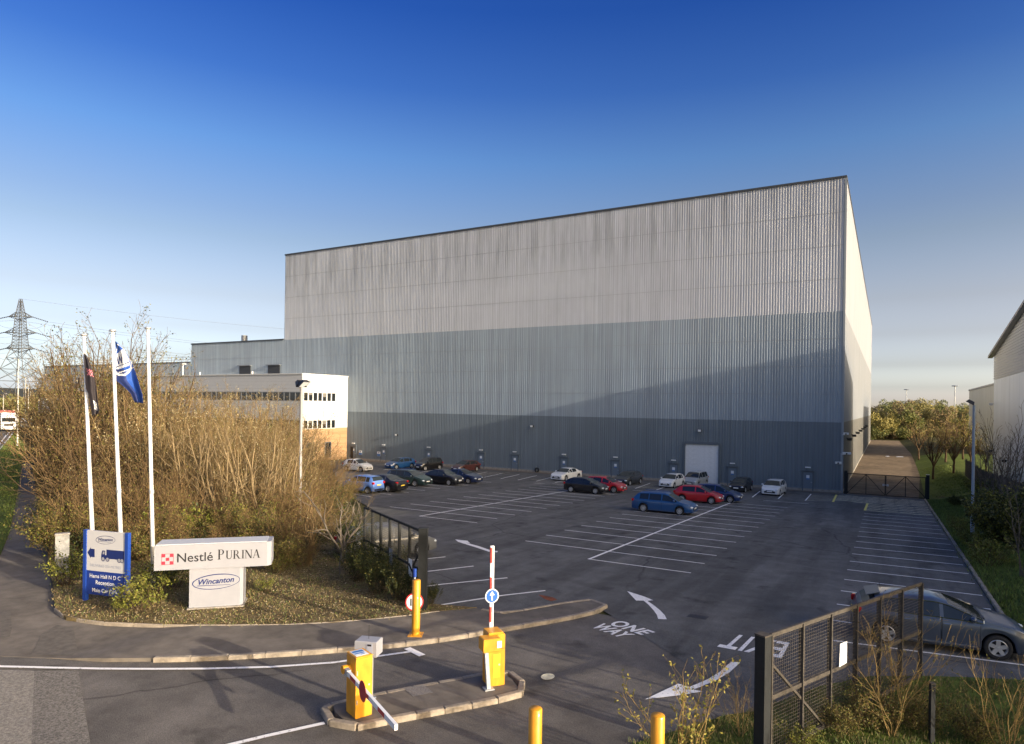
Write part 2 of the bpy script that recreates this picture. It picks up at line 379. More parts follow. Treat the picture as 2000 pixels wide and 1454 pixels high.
# kerb stones, each one a piece
def stones(name, path, h, w, parent, ln=.9, z=None, mat=kerb_m, jit=.006, topz=.0, meshes={}):
    P = [Vector((p[0],p[1],0)) for p in path]; rnd = random.Random(len(path)); acc = 0
    segs = []; cur = P[0]; i = 1
    while i < len(P):
        need = ln; a = cur.copy()
        while i < len(P) and (P[i]-cur).length < need:
            need -= (P[i]-cur).length; cur = P[i].copy(); i += 1
        if i < len(P): cur = cur + (P[i]-cur).normalized()*need
        if (cur-a).length > .15: segs.append((a, cur.copy()))
    for a, b in segs:
        d = (b-a).length; c = (a+b)/2; key = (name, h, w, round(d,2))
        if key not in meshes:
            mb = MB(); mb.box((0,0,-.15+h/2), (d-.012, w, h+.3), bev=.018); meshes[key] = mb.mesh(name, mat)
        o = link(name, meshes[key], parent); dirv = b-a
        o.location = (c.x, c.y, gz(c.x,c.y)+topz+rnd.uniform(-jit,jit)); o.rotation_euler = (0,math.atan2((gz(a.x,a.y)-gz(b.x,b.y)), d),math.atan2(dirv.y,dirv.x)+rnd.uniform(-.006,.006))
stones('kerb_stone', kerb[4:]+gp([(1183,1186),(1172,1180),(1150,1177),(1050,1193),(985,1205),(940,1197)]), .125, .14, pavement)
stones('kerb_stone', [(3.5,21.2),(3.5,79)], .11, .14, lot)
stones('edging_stone', bed_edge[5:15], .12, .05, pavement)

# painted lines of the car park
def line(a, b, w=.1, mat=paint_w, name='bay_line', par=lot, lift=.024):
    return sheet(name, strip([a, b], w), lift, mat, par)
for k in range(14):
    y = 28.0 + 2.41*k; line((-11.65 if k == 0 else -16.2, y), (-7.05, y))
line((-11.65,27.95),(-11.65,61.3), .13)
for k in range(12):
    y = 34.2 + 2.42*k; line((-25.9 if k == 0 else -30.3-.05*k, y), (-21.55-.03*k, y))
line((-25.9,34.15),(-26.6,61.2), .13)
for k in range(9):
    y = 40.5 + 2.5*k; line((-45.0, y), (-35.4-.13*k, y))
line((-40.4,45.5),(-40.9,61.5), .13)
for k in range(16): line((-1.44, 23.65+2.4*k), (3.28, 23.9+2.4*k))
line((-1.44,21.25),(3.28,22.0), .1)
for a, b in [((778,1098),(869,1089)),((795,1122),(924,1107)),((800,1151),(990,1130)),((847,1185),(1064,1155))]:
    line(tuple(G(*a)[:2]), tuple(G(*b)[:2]))
for a, b in [((-40.7,65.9),(-42.9,74.0)),((-38.4,65.85),(-40.5,74.2)),((-36.2,65.95),(-38.1,74.3)),((-34,66.2),(-35.8,74.6)),((-31.7,66.2),(-33,74.6)),
             ((-29.2,66.3),(-30.4,74.7)),((-27,66.4),(-28.1,74.7)),((-24.8,66.5),(-25.9,74.8)),((-22.6,66.45),(-23.7,74.9)),((-20.4,66.6),(-21.2,74.8)),((-17.9,66.7),(-18.6,74.9)),((-15.6,66.7),(-16.3,74.9)),((-13.3,66.7),(-13.9,74.9)),
             ((-11.06,66.64),(-11.64,74.94)),((-8.81,67.19),(-9.23,75.37)),((-6.48,67.34),(-6.74,75.75)),((-43.4,66.7),(-45.4,74.4)),((-46.2,66.5),(-48,74.4)),((-50.1,66.1),(-52.4,74)),((-52.5,66.3),(-55,73.8)),((-55.5,65.6),(-57.6,73))]:
    line(a, b, .11)
for a, b in [((-32.9,63.6),(-31.6,63.6)),((-31.2,64.5),(-29.8,64.4)),((-22.1,64.14),(-18.13,64.18)),((-9.72,64.2),(-5.92,64.37))]: line(a, b, .12)
# hatching: strips clipped to a rectangle
def clip(a, b, x0, x1, y0, y1):
    t0, t1 = 0., 1.; dx, dy = b[0]-a[0], b[1]-a[1]
    for p, q in ((-dx,a[0]-x0),(dx,x1-a[0]),(-dy,a[1]-y0),(dy,y1-a[1])):
        if abs(p) < 1e-9:
            if q < 0: return None
        else:
            r = q/p
            if p < 0: t0 = max(t0, r)
            else: t1 = min(t1, r)
    if t1 - t0 < .02: return None
    return (a[0]+dx*t0, a[1]+dy*t0), (a[0]+dx*t1, a[1]+dy*t1)
def hatch(x0, x1, y0, y1, step, slope, mat, both=True, w=.17):
    for s in ((1,-1) if both else (1,)):
        c = -60
        while c < 60:
            xm = (x0+x1)/2; ym = (y0+y1)/2+c
            q = clip((xm-30, ym-30*slope*s), (xm+30, ym+30*slope*s), x0, x1, y0, y1)
            if q: line(q[0], q[1], w, mat, 'hatch_line', lift=.024 if s > 0 else .028)
            c += step
hatch(-4.35, 3.3, 69.4, 77.2, 1.55, .62, paint_dull); hatch(-1.4, 3.3, 62.2, 69.3, 1.55, .62, paint_dull)
line((-4.45,77.2),(-4.2,68.2), .18, paint_y); line((-1.42,69.4),(-1.46,62.3), .18, paint_y); line((-1.4,62.2),(3.3,62.3), .14, paint_dull)
for x0, x1 in ((-6.5,-4.4),(-23.2,-21.0),(-35.4,-33.6),(-44.6,-42.4),(-15.8,-13.8)): hatch(x0, x1, 67.6, 75.2, 1.5, .75, paint_dull, both=False, w=.12)
# arrows and words on the asphalt
def paint_px(name, pts, par=lot): return sheet(name, gp(pts), .026, paint_w, par)
z1 = lambda l: [(1140+x/11.11, 1140+y/11.11) for x, y in l]
paint_px('direction_arrow', z1([(930,178),(1310,300),(1500,380),(1370,392),(1500,480),(1640,590),(1745,700),(1795,795),(1605,788),(1580,700),(1500,590),(1400,480),(1290,388),(1130,388)]))
z2 = lambda l: [(1050+x/3.598, 1050+y/3.598) for x, y in l]
paint_px('direction_arrow', z2([(752,1145),(985,1035),(1065,1058),(1190,1005),(1280,950),(1355,880),(1420,886),(1345,955),(1250,1012),(1130,1062),(1090,1076),(1155,1090),(1000,1116)]), road)
z3 = lambda l: [(660+x/4, 940+y/4) for x, y in l]
paint_px('direction_arrow', z3([(912,460),(1008,470),(1030,491),(990,484),(1100,513),(1190,545),(1246,551),(1240,561),(1178,557),(1080,524),(968,489),(935,478)]))
def word(mbname, s, quad, par, bold=.02):
    """letters bent onto the ground between four image corners: bottom-left, bottom-right, top-right, top-left"""
    vs, fs = text2d(s, 1.0, bold=bold, spacing=1.05)
    x0, x1 = min(v[0] for v in vs), max(v[0] for v in vs); y0, y1 = min(v[1] for v in vs), max(v[1] for v in vs)
    a, b, c, d = [G(*q) for q in quad]; mb = MB(); pts = []
    for x, y in vs:
        u, t = (x-x0)/(x1-x0), (y-y0)/(y1-y0)
        p = a*((1-u)*(1-t))+b*(u*(1-t))+c*(u*t)+d*((1-u)*t); pts.append((p.x, p.y, gz(p.x,p.y)+.027))
    mb.add(pts, fs); return mb.build(mbname, paint_w, par)
word('road_word', 'ONE', z1([(505,905),(1230,1135),(1560,1075),(790,810)]), road, .03)
word('road_word', 'WAY', z1([(120,960),(790,1200),(1110,1130),(430,880)]), road, .03)
z4 = lambda l: [(1390+x/11.76, 1220+y/11.76) for x, y in l]
word('road_word', 'EXIT', z4([(1780,440),(480,235),(110,530),(1590,800)]), lot, .02)
for px, py in ((1362,1206),(1105,1015),(1560,1030)):
    c = G(px,py); sheet('drain_cover', [(c.x-.3,c.y-.22),(c.x+.3,c.y-.22),(c.x+.3,c.y+.22),(c.x-.3,c.y+.22)], .022, M('drain_iron',(.03,.03,.032),.7,var=.4,scale=20), lot)
# edge line of the entrance road, T bar, exit line
sheet('edge_line', strip(gp([(-50,1301),(0,1304),(100,1306.5),(200,1308.5),(300,1309),(400,1308.5),(530,1305),(650,1296.5),(808,1274)]), .11), .03, paint_w, road)
sheet('edge_line', strip(gp([(794,1268.5),(824,1283)]), .2), .034, paint_w, road)
sheet('edge_line', strip(gp([(430,1462),(520,1440),(633,1415)]), .12), .03, paint_w, road)
sheet('rust_stain', gp([(1050,1163),(1062,1165),(1078,1168),(1088,1173),(1075,1176),(1062,1171)]), .024, M('rust_stain', (.20,.055,.02), .95, var=.6, scale=3), lot)
mb = MB()
for rr, zz in ((.17,.0),):
    c = G(1069,1324); ring = [(c.x+.16*math.cos(t), c.y+.2*math.sin(t)) for t in np.linspace(0,2*math.pi,15)[:-1]]
sheet('paint_splash', ring, .03, paint_dull, road)

# barrier island with its kerb stones
isl_px = [(632,1393),(636,1408),(650,1420),(672,1426),(700,1426),(760,1413),(850,1396),(940,1379),(1000,1366),(1020,1359),(1025,1349),(1012,1331),(992,1320),(968,1321),(943,1326),(840,1346),(737,1366),(670,1380),(645,1386)]
isl = gp(isl_px)
ic = (sum(p[0] for p in isl)/len(isl), sum(p[1] for p in isl)/len(isl))
island = sheet('traffic_island', [(ic[0]+(p[0]-ic[0])*.93, ic[1]+(p[1]-ic[1])*.90) for p in isl], .12, foot_m, skirt=.12)
stones('kerb_stone', isl+[isl[0]], .13, .15, island, ln=.62)
sheet('manhole_cover', gp([(786,1355),(826,1349),(846,1364),(806,1372)]), .128, M('cover_plate', (.20,.18,.16), .8, var=.3, scale=25, bump=.5), island)
# ------------------------------------------------------------------ THE LONG WAREHOUSE
def clad(name, c, streak=.3, dirt=0.0, rough=.42, fade=None, top=None):
    """coated steel cladding: vertical rain streaks, optional soot below the parapet, optional faded patches near the ground"""
    m = bpy.data.materials.new(name); m.use_nodes = True
    n, l = m.node_tree.nodes, m.node_tree.links; p = n['Principled BSDF']
    p.inputs['Roughness'].default_value = rough; p.inputs['Specular IOR Level'].default_value = .35 if rough < .6 else .12
    tc = n.new('ShaderNodeTexCoord')
    def nz(sc, st, d=4):
        mp = n.new('ShaderNodeMapping'); mp.inputs['Scale'].default_value = st; l.new(tc.outputs['Object'], mp.inputs[0])
        t = n.new('ShaderNodeTexNoise'); t.inputs['Scale'].default_value = sc; t.inputs['Detail'].default_value = d; t.inputs['Roughness'].default_value = .65
        l.new(mp.outputs[0], t.inputs['Vector']); return t.outputs[0]
    def rng(s, a, b, c0, d0):
        r = n.new('ShaderNodeMapRange'); l.new(s, r.inputs[0])
        for i, v in enumerate((a, b, c0, d0)): r.inputs[i+1].default_value = v
        return r.outputs[0]
    def mul(a, b):
        x = n.new('ShaderNodeMath'); x.operation = 'MULTIPLY'; l.new(a, x.inputs[0]); l.new(b, x.inputs[1]); return x.outputs[0]
    f = rng(nz(1.0, (3.2, 3.2, .035), 3), .3, .7, 1-streak, 1+streak*.6)
    f = mul(f, rng(nz(1.0, (.35,.35,.10), 4), .3, .7, .9, 1.08))
    sx = n.new('ShaderNodeSeparateXYZ'); l.new(tc.outputs['Object'], sx.inputs[0])
    if top:
        h = rng(sx.outputs[2], top-4.5, top, 0, 1)
        g = mul(h, rng(nz(1.0, (.9,.9,.07), 5), .44, .72, 0, dirt))
        iv = n.new('ShaderNodeMath'); iv.operation = 'SUBTRACT'; iv.inputs[0].default_value = 1; l.new(g, iv.inputs[1]); f = mul(f, iv.outputs[0])
    mx = n.new('ShaderNodeMix'); mx.data_type = 'RGBA'; mx.blend_type = 'MULTIPLY'; mx.inputs[0].default_value = 1
    mx.inputs[6].default_value = (*c, 1); l.new(f, mx.inputs[7]); cur = mx.outputs[2]
    if fade:
        fc, ztop = fade
        k = mul(rng(sx.outputs[2], ztop-.5, ztop+.25, 1, 0), rng(nz(1.0, (.16,.16,.02), 2), .46, .60, 0, 1))
        k = mul(k, rng(nz(1.0, (3.0,3.0,.25), 3), .38, .6, .1, .85))
        kx = rng(sx.outputs[0], -18.5, -16.5, 0, .55); kk = mul(rng(sx.outputs[2], ztop-.4, ztop+.3, 1, 0), kx); kk = mul(kk, rng(nz(1.0,(3.,3.,.12),3), .3, .65, .45, 1))
        mm = n.new('ShaderNodeMath'); mm.operation = 'MAXIMUM'; l.new(k, mm.inputs[0]); l.new(kk, mm.inputs[1])
        m2 = n.new('ShaderNodeMix'); m2.data_type = 'RGBA'; l.new(mm.outputs[0], m2.inputs[0]); l.new(cur, m2.inputs[6]); m2.inputs[7].default_value = (*fc, 1); cur = m2.outputs[2]
    l.new(cur, p.inputs['Base Color']); return m
c_up = clad('cladding_pale_grey', (.47,.495,.535), .15, .42, top=29.6)
c_mid = clad('cladding_blue_grey', (.28,.335,.385), .22)
c_low = clad('cladding_slate', (.15,.185,.215), .20, fade=((.30,.38,.45), .2))
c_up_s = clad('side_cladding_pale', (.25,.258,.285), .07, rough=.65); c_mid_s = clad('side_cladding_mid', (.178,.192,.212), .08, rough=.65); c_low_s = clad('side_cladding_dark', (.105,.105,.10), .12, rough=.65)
trim_d = M('parapet_trim', (.05,.055,.06), .5)
BZ = -2.36; XR = -4.1; XL = -90.1; YF = 80.2
wh = thing('warehouse', 'giant ribbed warehouse in pale grey, blue grey and slate bands behind the car park', 'warehouse', (-47, YF, BZ))
def ribs(x0, x1, y, z0, z1, pitch=.29, d=.027, axis='x', flip=1):
    """trapezoidal profile sheet standing on a line; axis x = facing -y, axis y = facing +x"""
    mb = MB(); x = x0; pr = []
    while x < x1 - .01:
        for a, b in ((0,0),(.36,0),(.50,1),(.86,1)):
            xx = x + a*pitch
            if xx < x1: pr.append((xx, b*d))
        x += pitch
    pr.append((x1, 0)); vs = []
    for xx, o in pr:
        for z in (z0, z1): vs.append((xx, y-o, z) if axis == 'x' else (y+o, xx, z))
    fs = [(2*i, 2*i+2, 2*i+3, 2*i+1) for i in range(len(pr)-1)]
    mb.add(vs, fs); return mb
DX0, DX1, DZ1 = -21.1, -17.15, 2.3
ribs(XL, XR, YF, 17.33, 31.75).build('upper_cladding', c_up, wh, world=True)
ribs(-115.1, XR, YF, 5.28, 17.33).build('middle_cladding', c_mid, wh, world=True)
mb = MB()
for q in ((-115.1, DX0, BZ, 5.28), (DX1, XR, BZ, 5.28), (DX0, DX1, DZ1, 5.28)):
    t = ribs(q[0], q[1], YF, q[2], q[3]); mb.add(t.v, t.f)
mb.build('lower_cladding', c_low, wh, world=True)
YB = 224
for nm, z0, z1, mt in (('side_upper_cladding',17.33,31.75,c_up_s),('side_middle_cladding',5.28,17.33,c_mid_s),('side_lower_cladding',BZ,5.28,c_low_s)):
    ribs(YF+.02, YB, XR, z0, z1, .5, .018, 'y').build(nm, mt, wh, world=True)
mb = MB(); mb.boxb(XL+.05, XR-.05, YF+.1, YB-.05, 31.3, 31.6); mb.build('roof', M('roof_sheet', (.3,.3,.3), .6), wh, world=True)
mb = MB(); mb.boxb(XL, XR-.01, YB-.06, YB, BZ, 31.7); mb.boxb(XL, XL+.05, YF+.06, YB-.07, 17.0, 31.7); mb.build('rear_wall', c_up_s, wh, world=True)
mb = MB(); mb.boxb(XL-.06, XR+.08, YF-.13, YF+.08, 31.76, 31.98); mb.boxb(XR-.1, XR+.10, YF+.081, YB, 31.77, 31.96); mb.build('parapet_trim', trim_d, wh, world=True)
mb = MB(); mb.boxb(XR-.12, XR+.10, YF-.075, YF-.05, BZ, 31.71); mb.boxb(XR+.03, XR+.085, YF-.049, YF+.14, BZ, 31.71); mb.build('corner_flashing', M('corner_flashing', (.26,.29,.31), .45), wh, world=True)
mb = MB()
for z in (8.35, 11.4, 14.4, 20.9, 24.5, 28.1): mb.boxb(XL if z > 17 else -115, XR-.15, YF-.052, YF-.044, z, z+.03)
mb.build('sheet_lap', M('lap_strip', (.28,.30,.32), .6), wh, world=True)
mb = MB(); mb.boxb(-75, DX0, YF-.09, YF-.05, BZ, BZ+.28); mb.boxb(DX1, XR, YF-.09, YF-.05, BZ, BZ+.28); mb.boxb(XR+.03, XR+.06, YF+.2, YB, BZ, BZ+.22); mb.build('plinth', concrete, wh, world=True)
# lower wings to the left
mb = MB(); mb.boxb(-115.1, XL-.1, YF+.1, 190, 16.6, 16.9); mb.boxb(-115.1, -115.05, YF+.06, 190, BZ, 17.3); mb.build('wing_roof', trim_d, wh, world=True)
mb = MB(); mb.boxb(-115.2, XL-.07, YF-.12, YF+.08, 17.30, 17.52); mb.boxb(-168, -115.3, YF-.12, YF+.08, 13.9, 14.1); mb.build('wing_trim', trim_d, wh, world=True)
ribs(-168, -115.2, YF, BZ, 13.9).build('wing_cladding', c_mid, wh, world=True)
mb = MB(); mb.boxb(-168, -115.2, YF+.1, 180, 13.3, 13.6); mb.build('low_wing_roof', trim_d, wh, world=True)
mb = MB()
for z in (14.6, 15.1): mb.tube((-150, YF+1.2, z), (-115.4, YF+1.2, z), .035, n=5)
for x in np.arange(-150, -115, 3.): mb.tube((x, YF+1.2, 13.6), (x, YF+1.2, 15.1), .03, n=5)
mb.build('roof_railing', gal, wh, world=True)
mb = MB(); mb.tube((-104, YF+3, 16.9), (-104, YF+3, 18.9), .55, n=10); mb.build('roof_vent', gal, wh, world=True)
mb = MB(); mb.boxb(-97, -95.6, YF+4, YF+5.5, 16.9, 17.75); mb.build('roof_vent', gal, wh, world=True)
louv = M('louvre_dark', (.03,.032,.035), .6)
for x0, x1 in ((-101.3,-98.4),(-93.9,-91.0)):
    o = MB().boxb(x0, x1, YF-.14, YF-.05, 11.3, 13.0).build('louvre', louv, wh, world=True)
    mb = MB(); mb.boxb(x0-.25, x1+.25, YF-.45, YF-.05, 13.0, 13.12); mb.build('louvre_hood', c_mid_s, o, world=True)
# roller door and its sections
rd_m = M('roller_door_white', (.72,.73,.74), .45, var=.06, scale=3)
fr_m = M('door_frame_grey', (.10,.125,.15), .5)
rd = MB().boxb(DX0-.22, DX0-.001, YF-.16, YF+.3, BZ, DZ1+.2).boxb(DX1+.001, DX1+.22, YF-.16, YF+.3, BZ, DZ1+.2).boxb(DX0, DX1, YF-.16, YF+.3, DZ1, DZ1+.32).build('roller_door_frame', fr_m, wh, world=True)
rd['label'] = 'dark frame round the white roller door'
n_sec = 8; hs_ = (DZ1-BZ)/n_sec; sec_me = None
for k in range(n_sec):
    if sec_me is None:
        mb = MB()
        for j in range(5): mb.boxb(DX0+.02+47, DX1-.02+47, .02+(.012 if j % 2 else 0), .09, j*hs_/5, (j+1)*hs_/5-.001)
        sec_me = mb.mesh('door_section', rd_m)
    o = link('door_section', sec_me, rd); o.location = (0, 0, k*hs_+.004)
# personnel doors: leaf, frame, sign, lamp
leaf_m = M('door_leaf_blue', (.13,.17,.215), .45); lampm = M('lamp_diffuser', (.75,.76,.76), .35); signw = M('sign_white', (.7,.72,.75), .5); signb = M('sign_mid_blue', (.05,.16,.42), .5)
doors = [-73.98,-67.78,-59.17,-50.03,-44.54,-37.1,-29.9,-22.46,-15.54,-7.48]
df = MB().boxb(-.58,-.46,-.10,.05,0,2.16).boxb(.46,.58,-.10,.05,0,2.16).boxb(-.46,.46,-.10,.05,2.08,2.16).boxb(-.7,.7,-.22,-.03,2.2,2.28).mesh('door_frame', fr_m)
dl = MB().boxb(-.455,.455,-.075,.02,.02,2.07).mesh('door', leaf_m)
ds = MB().boxb(-.16,.16,-.085,-.0755,1.42,1.75).mesh('door_sign', signw); ds2 = MB().boxb(-.16,.16,-.086,-.0756,1.28,1.42).mesh('door_sign_foot', signb)
dla = MB().boxb(-.28,.28,-.2,-.06,2.55,2.68).mesh('door_lamp', lampm)
dh = MB().boxb(.3,.42,-.12,-.076,.95,1.0).mesh('door_handle', gal)
for i, x in enumerate(doors):
    for nm, me in (('door_frame', df), ('door_lamp', dla)):
        o = link(nm, me, wh); o.location = (x+47, 0, 0)
    d = link('door', dl, wh); d.location = (x+47, 0, 0)
    for nm, me in (('door_sign', ds), ('door_sign_foot', ds2), ('door_handle', dh)): link(nm, me, d)
MB().boxb(-74.6,-74.0,YF-.1,YF-.05,BZ,BZ+2.0).build('meter_box', black, wh, world=True)
for x in (-72.5, -68.75):
    o = MB().boxb(x-.32,x+.32,YF-.09,YF-.06,-1.55,-.85).build('notice_board', signw, wh, world=True)
    MB().boxb(x-.3,x+.3,YF-.096,YF-.0905,-1.53,-1.2).build('notice_panel', signb, o, world=True)
    MB().lathe([(0,.0),(.1,.0)], 10, (x,YF-.0965,-1.02), ((1,0,0),(0,0,1),(0,-1,0))).build('notice_symbol', navy, o, world=True)
# floodlights and cameras on the wall
for x, z in ((-41.8,3.85),(-19.3,3.95),(-65.1,1.9)):
    mb = MB(); mb.box((x,YF-.35,z), (.42,.3,.3), bev=.04); mb.beam((x,YF-.05,z+.1),(x,YF-.3,z+.1),.08,.08); o = mb.build('floodlight', black, wh, world=True)
    MB().boxb(x-.18,x+.18,YF-.51,YF-.501,z-.12,z+.12).build('lens', lampm, o, world=True)
for i in range(7):
    y = 88+i*13.; mb = MB(); mb.box((XR+.35,y,3.2),(.5,.35,.3), bev=.03); mb.boxb(XR+.03,XR+.12,y-.05,y+.05,3.2,3.4); mb.build('side_floodlight', black, wh, world=True)
camw = M('camera_white', (.75,.75,.73), .4)
for dz, dx, ln in ((4.1,.35,.5),(2.0,.45,.8),(.95,-.35,.6)):
    mb = MB(); mb.box((XR+dx, YF-.55, dz), (ln,.26,.24), .25, bev=.03); mb.beam((XR-.05,YF-.06,dz-.15),(XR+dx*.7,YF-.5,dz-.13),.05,.05); o = mb.build('security_camera', camw, wh, world=True)
    MB().lathe([(.001,.14),(.085,.13),(.085,0)], 8, (XR+dx, YF-.68, dz-.02), ((1,0,0),(0,0,1),(0,-1,0))).build('lens', black, o, world=True)
MB().tube((XR-.12,YF-.12,.9),(XR-.12,YF-.12,2.0),.02,n=5).build('cable_pipe', camw, wh, world=True)
mb = MB(); mb.lathe([(.2,-.09),(.32,-.1),(.34,0),(.32,.1),(.2,.09)], 14, (-40.95,YF-.35,BZ+.34), ((1,0,0),(0,.25,.97),(0,-.97,.25)))
tag(mb.build('spare_tyre', M('tyre_rubber', (.02,.02,.021), .85), None, True), 'old black tyre leaning at the foot of the slate wall', 'tyre')

# ------------------------------------------------------------------ OFFICE BLOCK
OX, OY, OZ = -75.35, 70.55, 10.8
of = thing('office_block', 'white two storey office with ribbon windows over a tan brick ground floor', 'office building', (-95, OY, BZ))
def brick(name):
    m = bpy.data.materials.new(name); m.use_nodes = True; n, l = m.node_tree.nodes, m.node_tree.links
    tc = n.new('ShaderNodeTexCoord'); mp = n.new('ShaderNodeMapping'); mp.inputs['Rotation'].default_value = (R(90),0,R(90)); l.new(tc.outputs['Object'], mp.inputs[0])
    b = n.new('ShaderNodeTexBrick'); l.new(mp.outputs[0], b.inputs[0]); b.inputs['Scale'].default_value = 1; b.inputs['Brick Width'].default_value = .225; b.inputs['Row Height'].default_value = .075; b.inputs['Mortar Size'].default_value = .01
    b.inputs['Color1'].default_value = (.40,.24,.11,1); b.inputs['Color2'].default_value = (.33,.18,.08,1); b.inputs['Mortar'].default_value = (.42,.36,.28,1)
    l.new(b.outputs[0], n['Principled BSDF'].inputs['Base Color']); n['Principled BSDF'].inputs['Roughness'].default_value = .9; return m
MB().boxb(-150,OX-.05,OY+.05,YF-.07,BZ,2.7).build('brick_wall', brick('tan_brick'), of, world=True)
offw = M('office_white_cladding', (.50,.50,.50), .4, var=.03, scale=2)
plank = None
# white cladding planks course by course, leaving the window bands open
bands = [(4.0-1.36, 4.02), (6.82, 8.2)]
mb_r, mb_f = [], []
z = 2.72
courses = []
while z < OZ-.05:
    z2 = min(z+.62, OZ); courses.append((z, z2)); z = z2
W1 = [(2.66,4.02),(6.82,8.2)]
YW0, YW1 = 70.85, 77.5
def inband(a, b): return any(a < t1-.05 and b > t0+.05 for t0, t1 in W1)
levels = sorted({2.72, 4.02, 4.62, 5.2, 5.78, 6.3, 6.82, 8.2, 8.72, 9.24, 9.76, 10.28, OZ})
for a, b in zip(levels[:-1], levels[1:]):
    if inband(a, b):
        MB().boxb(OX-.12,OX,YW1,YF-.07,a,b-.012).build('cladding_plank', offw, of, world=True)
        MB().boxb(OX-.12,OX,OY,YW0,a,b-.012).build('cladding_plank', offw, of, world=True)
    else:
        MB().boxb(OX-.12,OX,OY+.1,YF-.07,a,b-.012).build('cladding_plank', offw, of, world=True)
        MB().boxb(-150,OX,OY,OY+.099,a,b-.012).build('cladding_plank', offw, of, world=True)
MB().boxb(-150,OX-.15,OY+.12,YF-.08,2.7,OZ-.1).build('inner_wall', M('window_reveal_dark', (.02,.02,.022), .8), of, world=True)
MB().boxb(-150,OX+.12,OY-.12,YF-.08,OZ,OZ+.16).build('roof', M('office_roof', (.62,.62,.60), .5), of, world=True)
blind_m = M('window_blind', (.16,.15,.13), .8)
fr_w = M('window_frame_white', (.68,.68,.66), .4)
for t0, t1 in W1:
    n = 7; st = (YW1-YW0)/n
    for k in range(n):
        y0 = YW0+k*st
        w = MB().boxb(OX-.11,OX-.02,y0,y0+.09,t0,t1).boxb(OX-.11,OX-.02,y0+st-.09,y0+st-.001,t0,t1).boxb(OX-.11,OX-.02,y0+.09,y0+st-.09,t0,t0+.08).boxb(OX-.11,OX-.02,y0+.09,y0+st-.09,t1-.08,t1).build('window', fr_w, of, world=True)
        MB().boxb(OX-.10,OX-.07,y0+.09,y0+st-.09,t0+.08,t1-.08).build('pane', glass_d, w, world=True)
        if k in (1,4): MB().boxb(OX-.069,OX-.066,y0+.1,y0+st-.1,t1-.08-(.35 if k == 1 else .6),t1-.08).build('blind', blind_m, w, world=True)
    wf = MB().boxb(0,.08,.02,.09,t0-BZ,t1-BZ).boxb(1.12,1.199,.02,.09,t0-BZ,t1-BZ).boxb(.08,1.12,.02,.09,t0-BZ,t0+.08-BZ).boxb(.08,1.12,.02,.09,t1-.08-BZ,t1-BZ).mesh('window', M('window_frame_grey', (.22,.23,.24), .4))
    pm = MB().boxb(.08,1.12,.05,.08,t0+.08-BZ,t1-.08-BZ).mesh('pane', glass_d)
    for k in range(40):
        w = link('window', wf, of); w.location = (OX-.25-1.2*(k+1)+95, 0, 0); link('pane', pm, w)
for y0, y1 in ((71.6,73.0),(75.3,76.6)):
    w = MB().boxb(OX-.06,OX+.03,y0,y1,BZ+.5,.6).build('window', fr_m, of, world=True); MB().boxb(OX+.031,OX+.035,y0+.1,y1-.1,BZ+.6,.5).build('pane', glass_d, w, world=True)
MB().tube((-110,75,OZ+.1),(-110,75,OZ+2.3),.12,n=8).boxb(-110.4,-109.6,74.6,75.4,OZ+2.3,OZ+2.6).build('roof_flue', gal, of, world=True)
for x in (-88.,-101.): MB().tube((x,72,OZ+.1),(x,72,OZ+.7),.1,n=6).build('roof_vent', camw, of, world=True)

# ------------------------------------------------------------------ GABLED SHED ON THE RIGHT, ITS LOWER NEIGHBOUR
sh_grey = clad('shed_grey_panel', (.50,.545,.61), .05, rough=.3); sh_cream = M('shed_cream_sheet', (.56,.56,.53), .5)
SX, SY1, SYR, SY0 = 11.45, 100.2, 76.4, 52.4; EZ, RZ, PZ = 13.6, 16.9, 10.6
sh = thing('gabled_shed', 'grey panelled shed with a cream ribbed gable under a low pitched dark roof', 'shed', (SX, SYR, -1.2))
def roofz(y): return EZ + (RZ-EZ)*(1-abs(y-SYR)/(SY1-SYR))
k = 0
yy = list(np.linspace(SY1, SY0, 9))
for a, b in zip(yy[:-1], yy[1:]):
    MB().boxb(SX, SX+.2, b+.02, a-.02, -1.5, PZ-.02).build('wall_panel', sh_grey, sh, world=True)
MB().boxb(SX+.05,SX+.15,SY0,SY1,-1.5,PZ-.04).build('panel_joint', trim_d, sh, world=True)
# cream sheet: horizontal ribs as real steps, cut to the gable slope
z = PZ
while z < RZ-.3:
    zt = min(z+.30, RZ-.3)
    def yl(zz): return (SY1-SYR)*(1-(max(zz,EZ-.01)-EZ)/(RZ-EZ)) if zz > EZ else (SY1-SYR)
    w0, w1 = yl(z), yl(zt); mb = MB()
    mb.add([(SX-.02,SYR-w0,z),(SX-.02,SYR+w0,z),(SX-.07,SYR+w1,zt-.09),(SX-.07,SYR-w1,zt-.09),(SX+.02,SYR+w1,zt),(SX+.02,SYR-w1,zt)], [(0,1,2,3),(3,2,4,5)][::1])
    mb.build('gable_sheet', sh_cream, sh, world=True); z = zt
rf_m = M('shed_roof_dark', (.045,.045,.048), .5); rf_e = M('shed_eave_trim', (.30,.29,.27), .5)
for sgn in (1, -1):
    ye = SYR + sgn*(SY1-SYR+.9); ze = EZ-.12
    MB().ext([(SX-.55,SYR,RZ),(SX-.55,ye,ze),(SX-.55,ye,ze+.16),(SX-.55,SYR,RZ+.16)], (60,0,0)).build('roof_slope', rf_m, sh, world=True)
    MB().ext([(SX-.58,SYR,RZ-.16),(SX-.58,ye,ze-.16),(SX-.58,ye,ze-.02),(SX-.58,SYR,RZ-.02)], (.5,0,0)).build('verge_trim', rf_e, sh, world=True)
